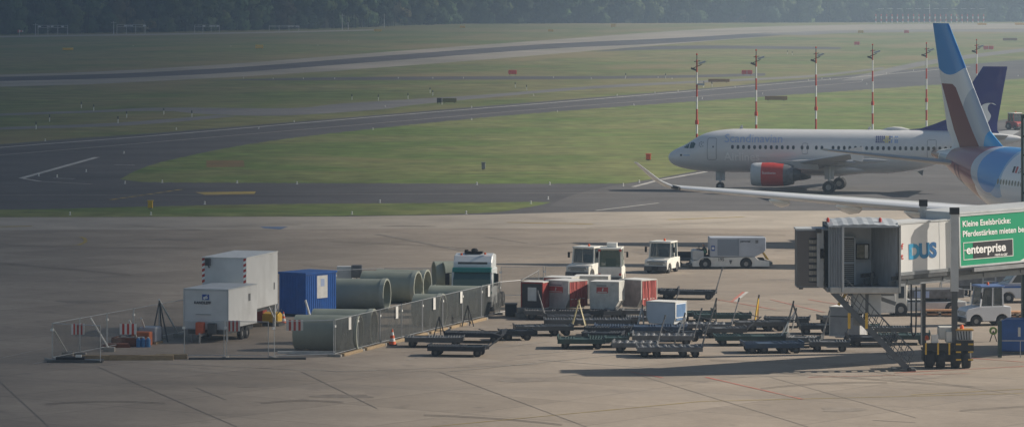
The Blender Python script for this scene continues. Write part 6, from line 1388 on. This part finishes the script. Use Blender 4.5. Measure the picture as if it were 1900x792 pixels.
for x in (-1.5,1.6): wheel(t, x, -.8, .35, .2, 'y'); wheel(t, x, .8, .35, .2, 'y')
# van at the right edge
X, Y = G(1905, 560); t = thing('van', 'white van with blue stripes cut by the right edge of the picture', 'van', (X, Y), -84); Mv = mat('van white', (.62,.64,.68), .35, 0, .04, 1, coat=.3)
b = MB(); b.prism(arch_profile(-2.2,2.2,.3,(-1.35,1.35),.40,[(2.2,1.95),(1.9,2.05),(-.75,2.05),(-1.35,1.25),(-2.1,1.0),(-2.2,.7)]), -.9, .9, 'x'); vb = b.build('body', Mv, t, bevel=.04)
for sx in (-1,1):
    b = MB(); b.prism([(-1.15,1.28),(-.1,1.28),(-.1,1.9),(-.72,1.9)], sx*.905-.004, sx*.905+.004, 'x'); b.build('side_window', M_glass, t); b = MB(); b.prism([(.1,1.28),(1.9,1.28),(1.9,1.9),(.1,1.9)], sx*.905-.004, sx*.905+.004, 'x'); b.build('side_window', M_glass, t)
    b = MB(); b.box(sx*.908-.005,sx*.908+.005,-2.0,2.1,.95,1.08); b.box(sx*.908-.005,sx*.908+.005,-2.0,2.1,1.13,1.18); b.build('blue_stripe', M_blue, t)
    for y in (-1.35,1.35): wheel(t, sx*.8, y, .33, .22)
b = MB(); b.add([(-.8,-1.36,1.28),(.8,-1.36,1.28),(.74,-.80,2.0),(-.74,-.80,2.0)], [(0,1,2,3)]); b.build('windscreen', M_glass, t)
# blue bin, post and rail
X, Y = G(1893, 657); t = thing('blue_container', 'blue equipment container in the shade at the right edge', 'container', (X, Y), -12); b = MB(); b.prism([(0,.15),(2.6,.15),(2.6,1.85),(.35,1.85),(0,1.7)], -0,1.6,'y'); o = b.build('body', M_blue, t, bevel=.04); o.location = (-1.15,0,0)
b = MB(); b.box(-1.2,1.5,-.05,1.65,0,.15); b.build('skid', M_dgrey, t); b = MB(); b.box(-.12,.02,-.02,-.005,.95,1.45); b.build('white_mark', M_wsheet, t)
X, Y = G(1855, 663); t = thing('barrier_post', 'teal grey post with a rail before the blue container', 'post', (X, Y)); b = MB(); b.box(-.1,.1,-.1,.1,0,1.95); b.build('post', M_teal, t); b = MB(); b.bar((0,0,.9),(1.6,0,.9),.04,.04); b.bar((1.1,0,0),(1.1,0,.9),.04,.04); b.build('rail', M_steel, t)
X, Y = G(1843, 634); t = thing('hose_reel', 'lime green hose reel left of the teal grey post', 'hose reel', (X, Y)); b = MB(); b.lathe([(-.1,.12),(-.1,.22),(.1,.22),(.1,.12)], 14, 'y', (0,0,.62)); b.build('reel', mat('lime green', (.20,.32,.05), .6), t, smooth=True); b = MB(); b.bar((-.2,0,0),(0,0,.62),.05,.05); b.bar((.2,0,0),(0,0,.62),.05,.05); b.build('stand', M_dgrey, t)
# facade column at the right edge, between the bridge and the aircraft
X = (1899-950)*225/F + .25; t = thing('facade_column', 'narrow teal glazed column at the right edge beside the white airliner', 'column', (X, 225.0)); b = MB(); b.box(-.35,1.2,-.3,.3,0,12.8); b.build('steel_frame', M_teal, t)
for k in range(5): b = MB(); b.box(-.30,1.1,-.33,-.30,7.6+k*1.02,8.5+k*1.02); b.build('glass_panel', mat('pale green glass', (.30,.38,.36), .2, 0, .05, 1), t)
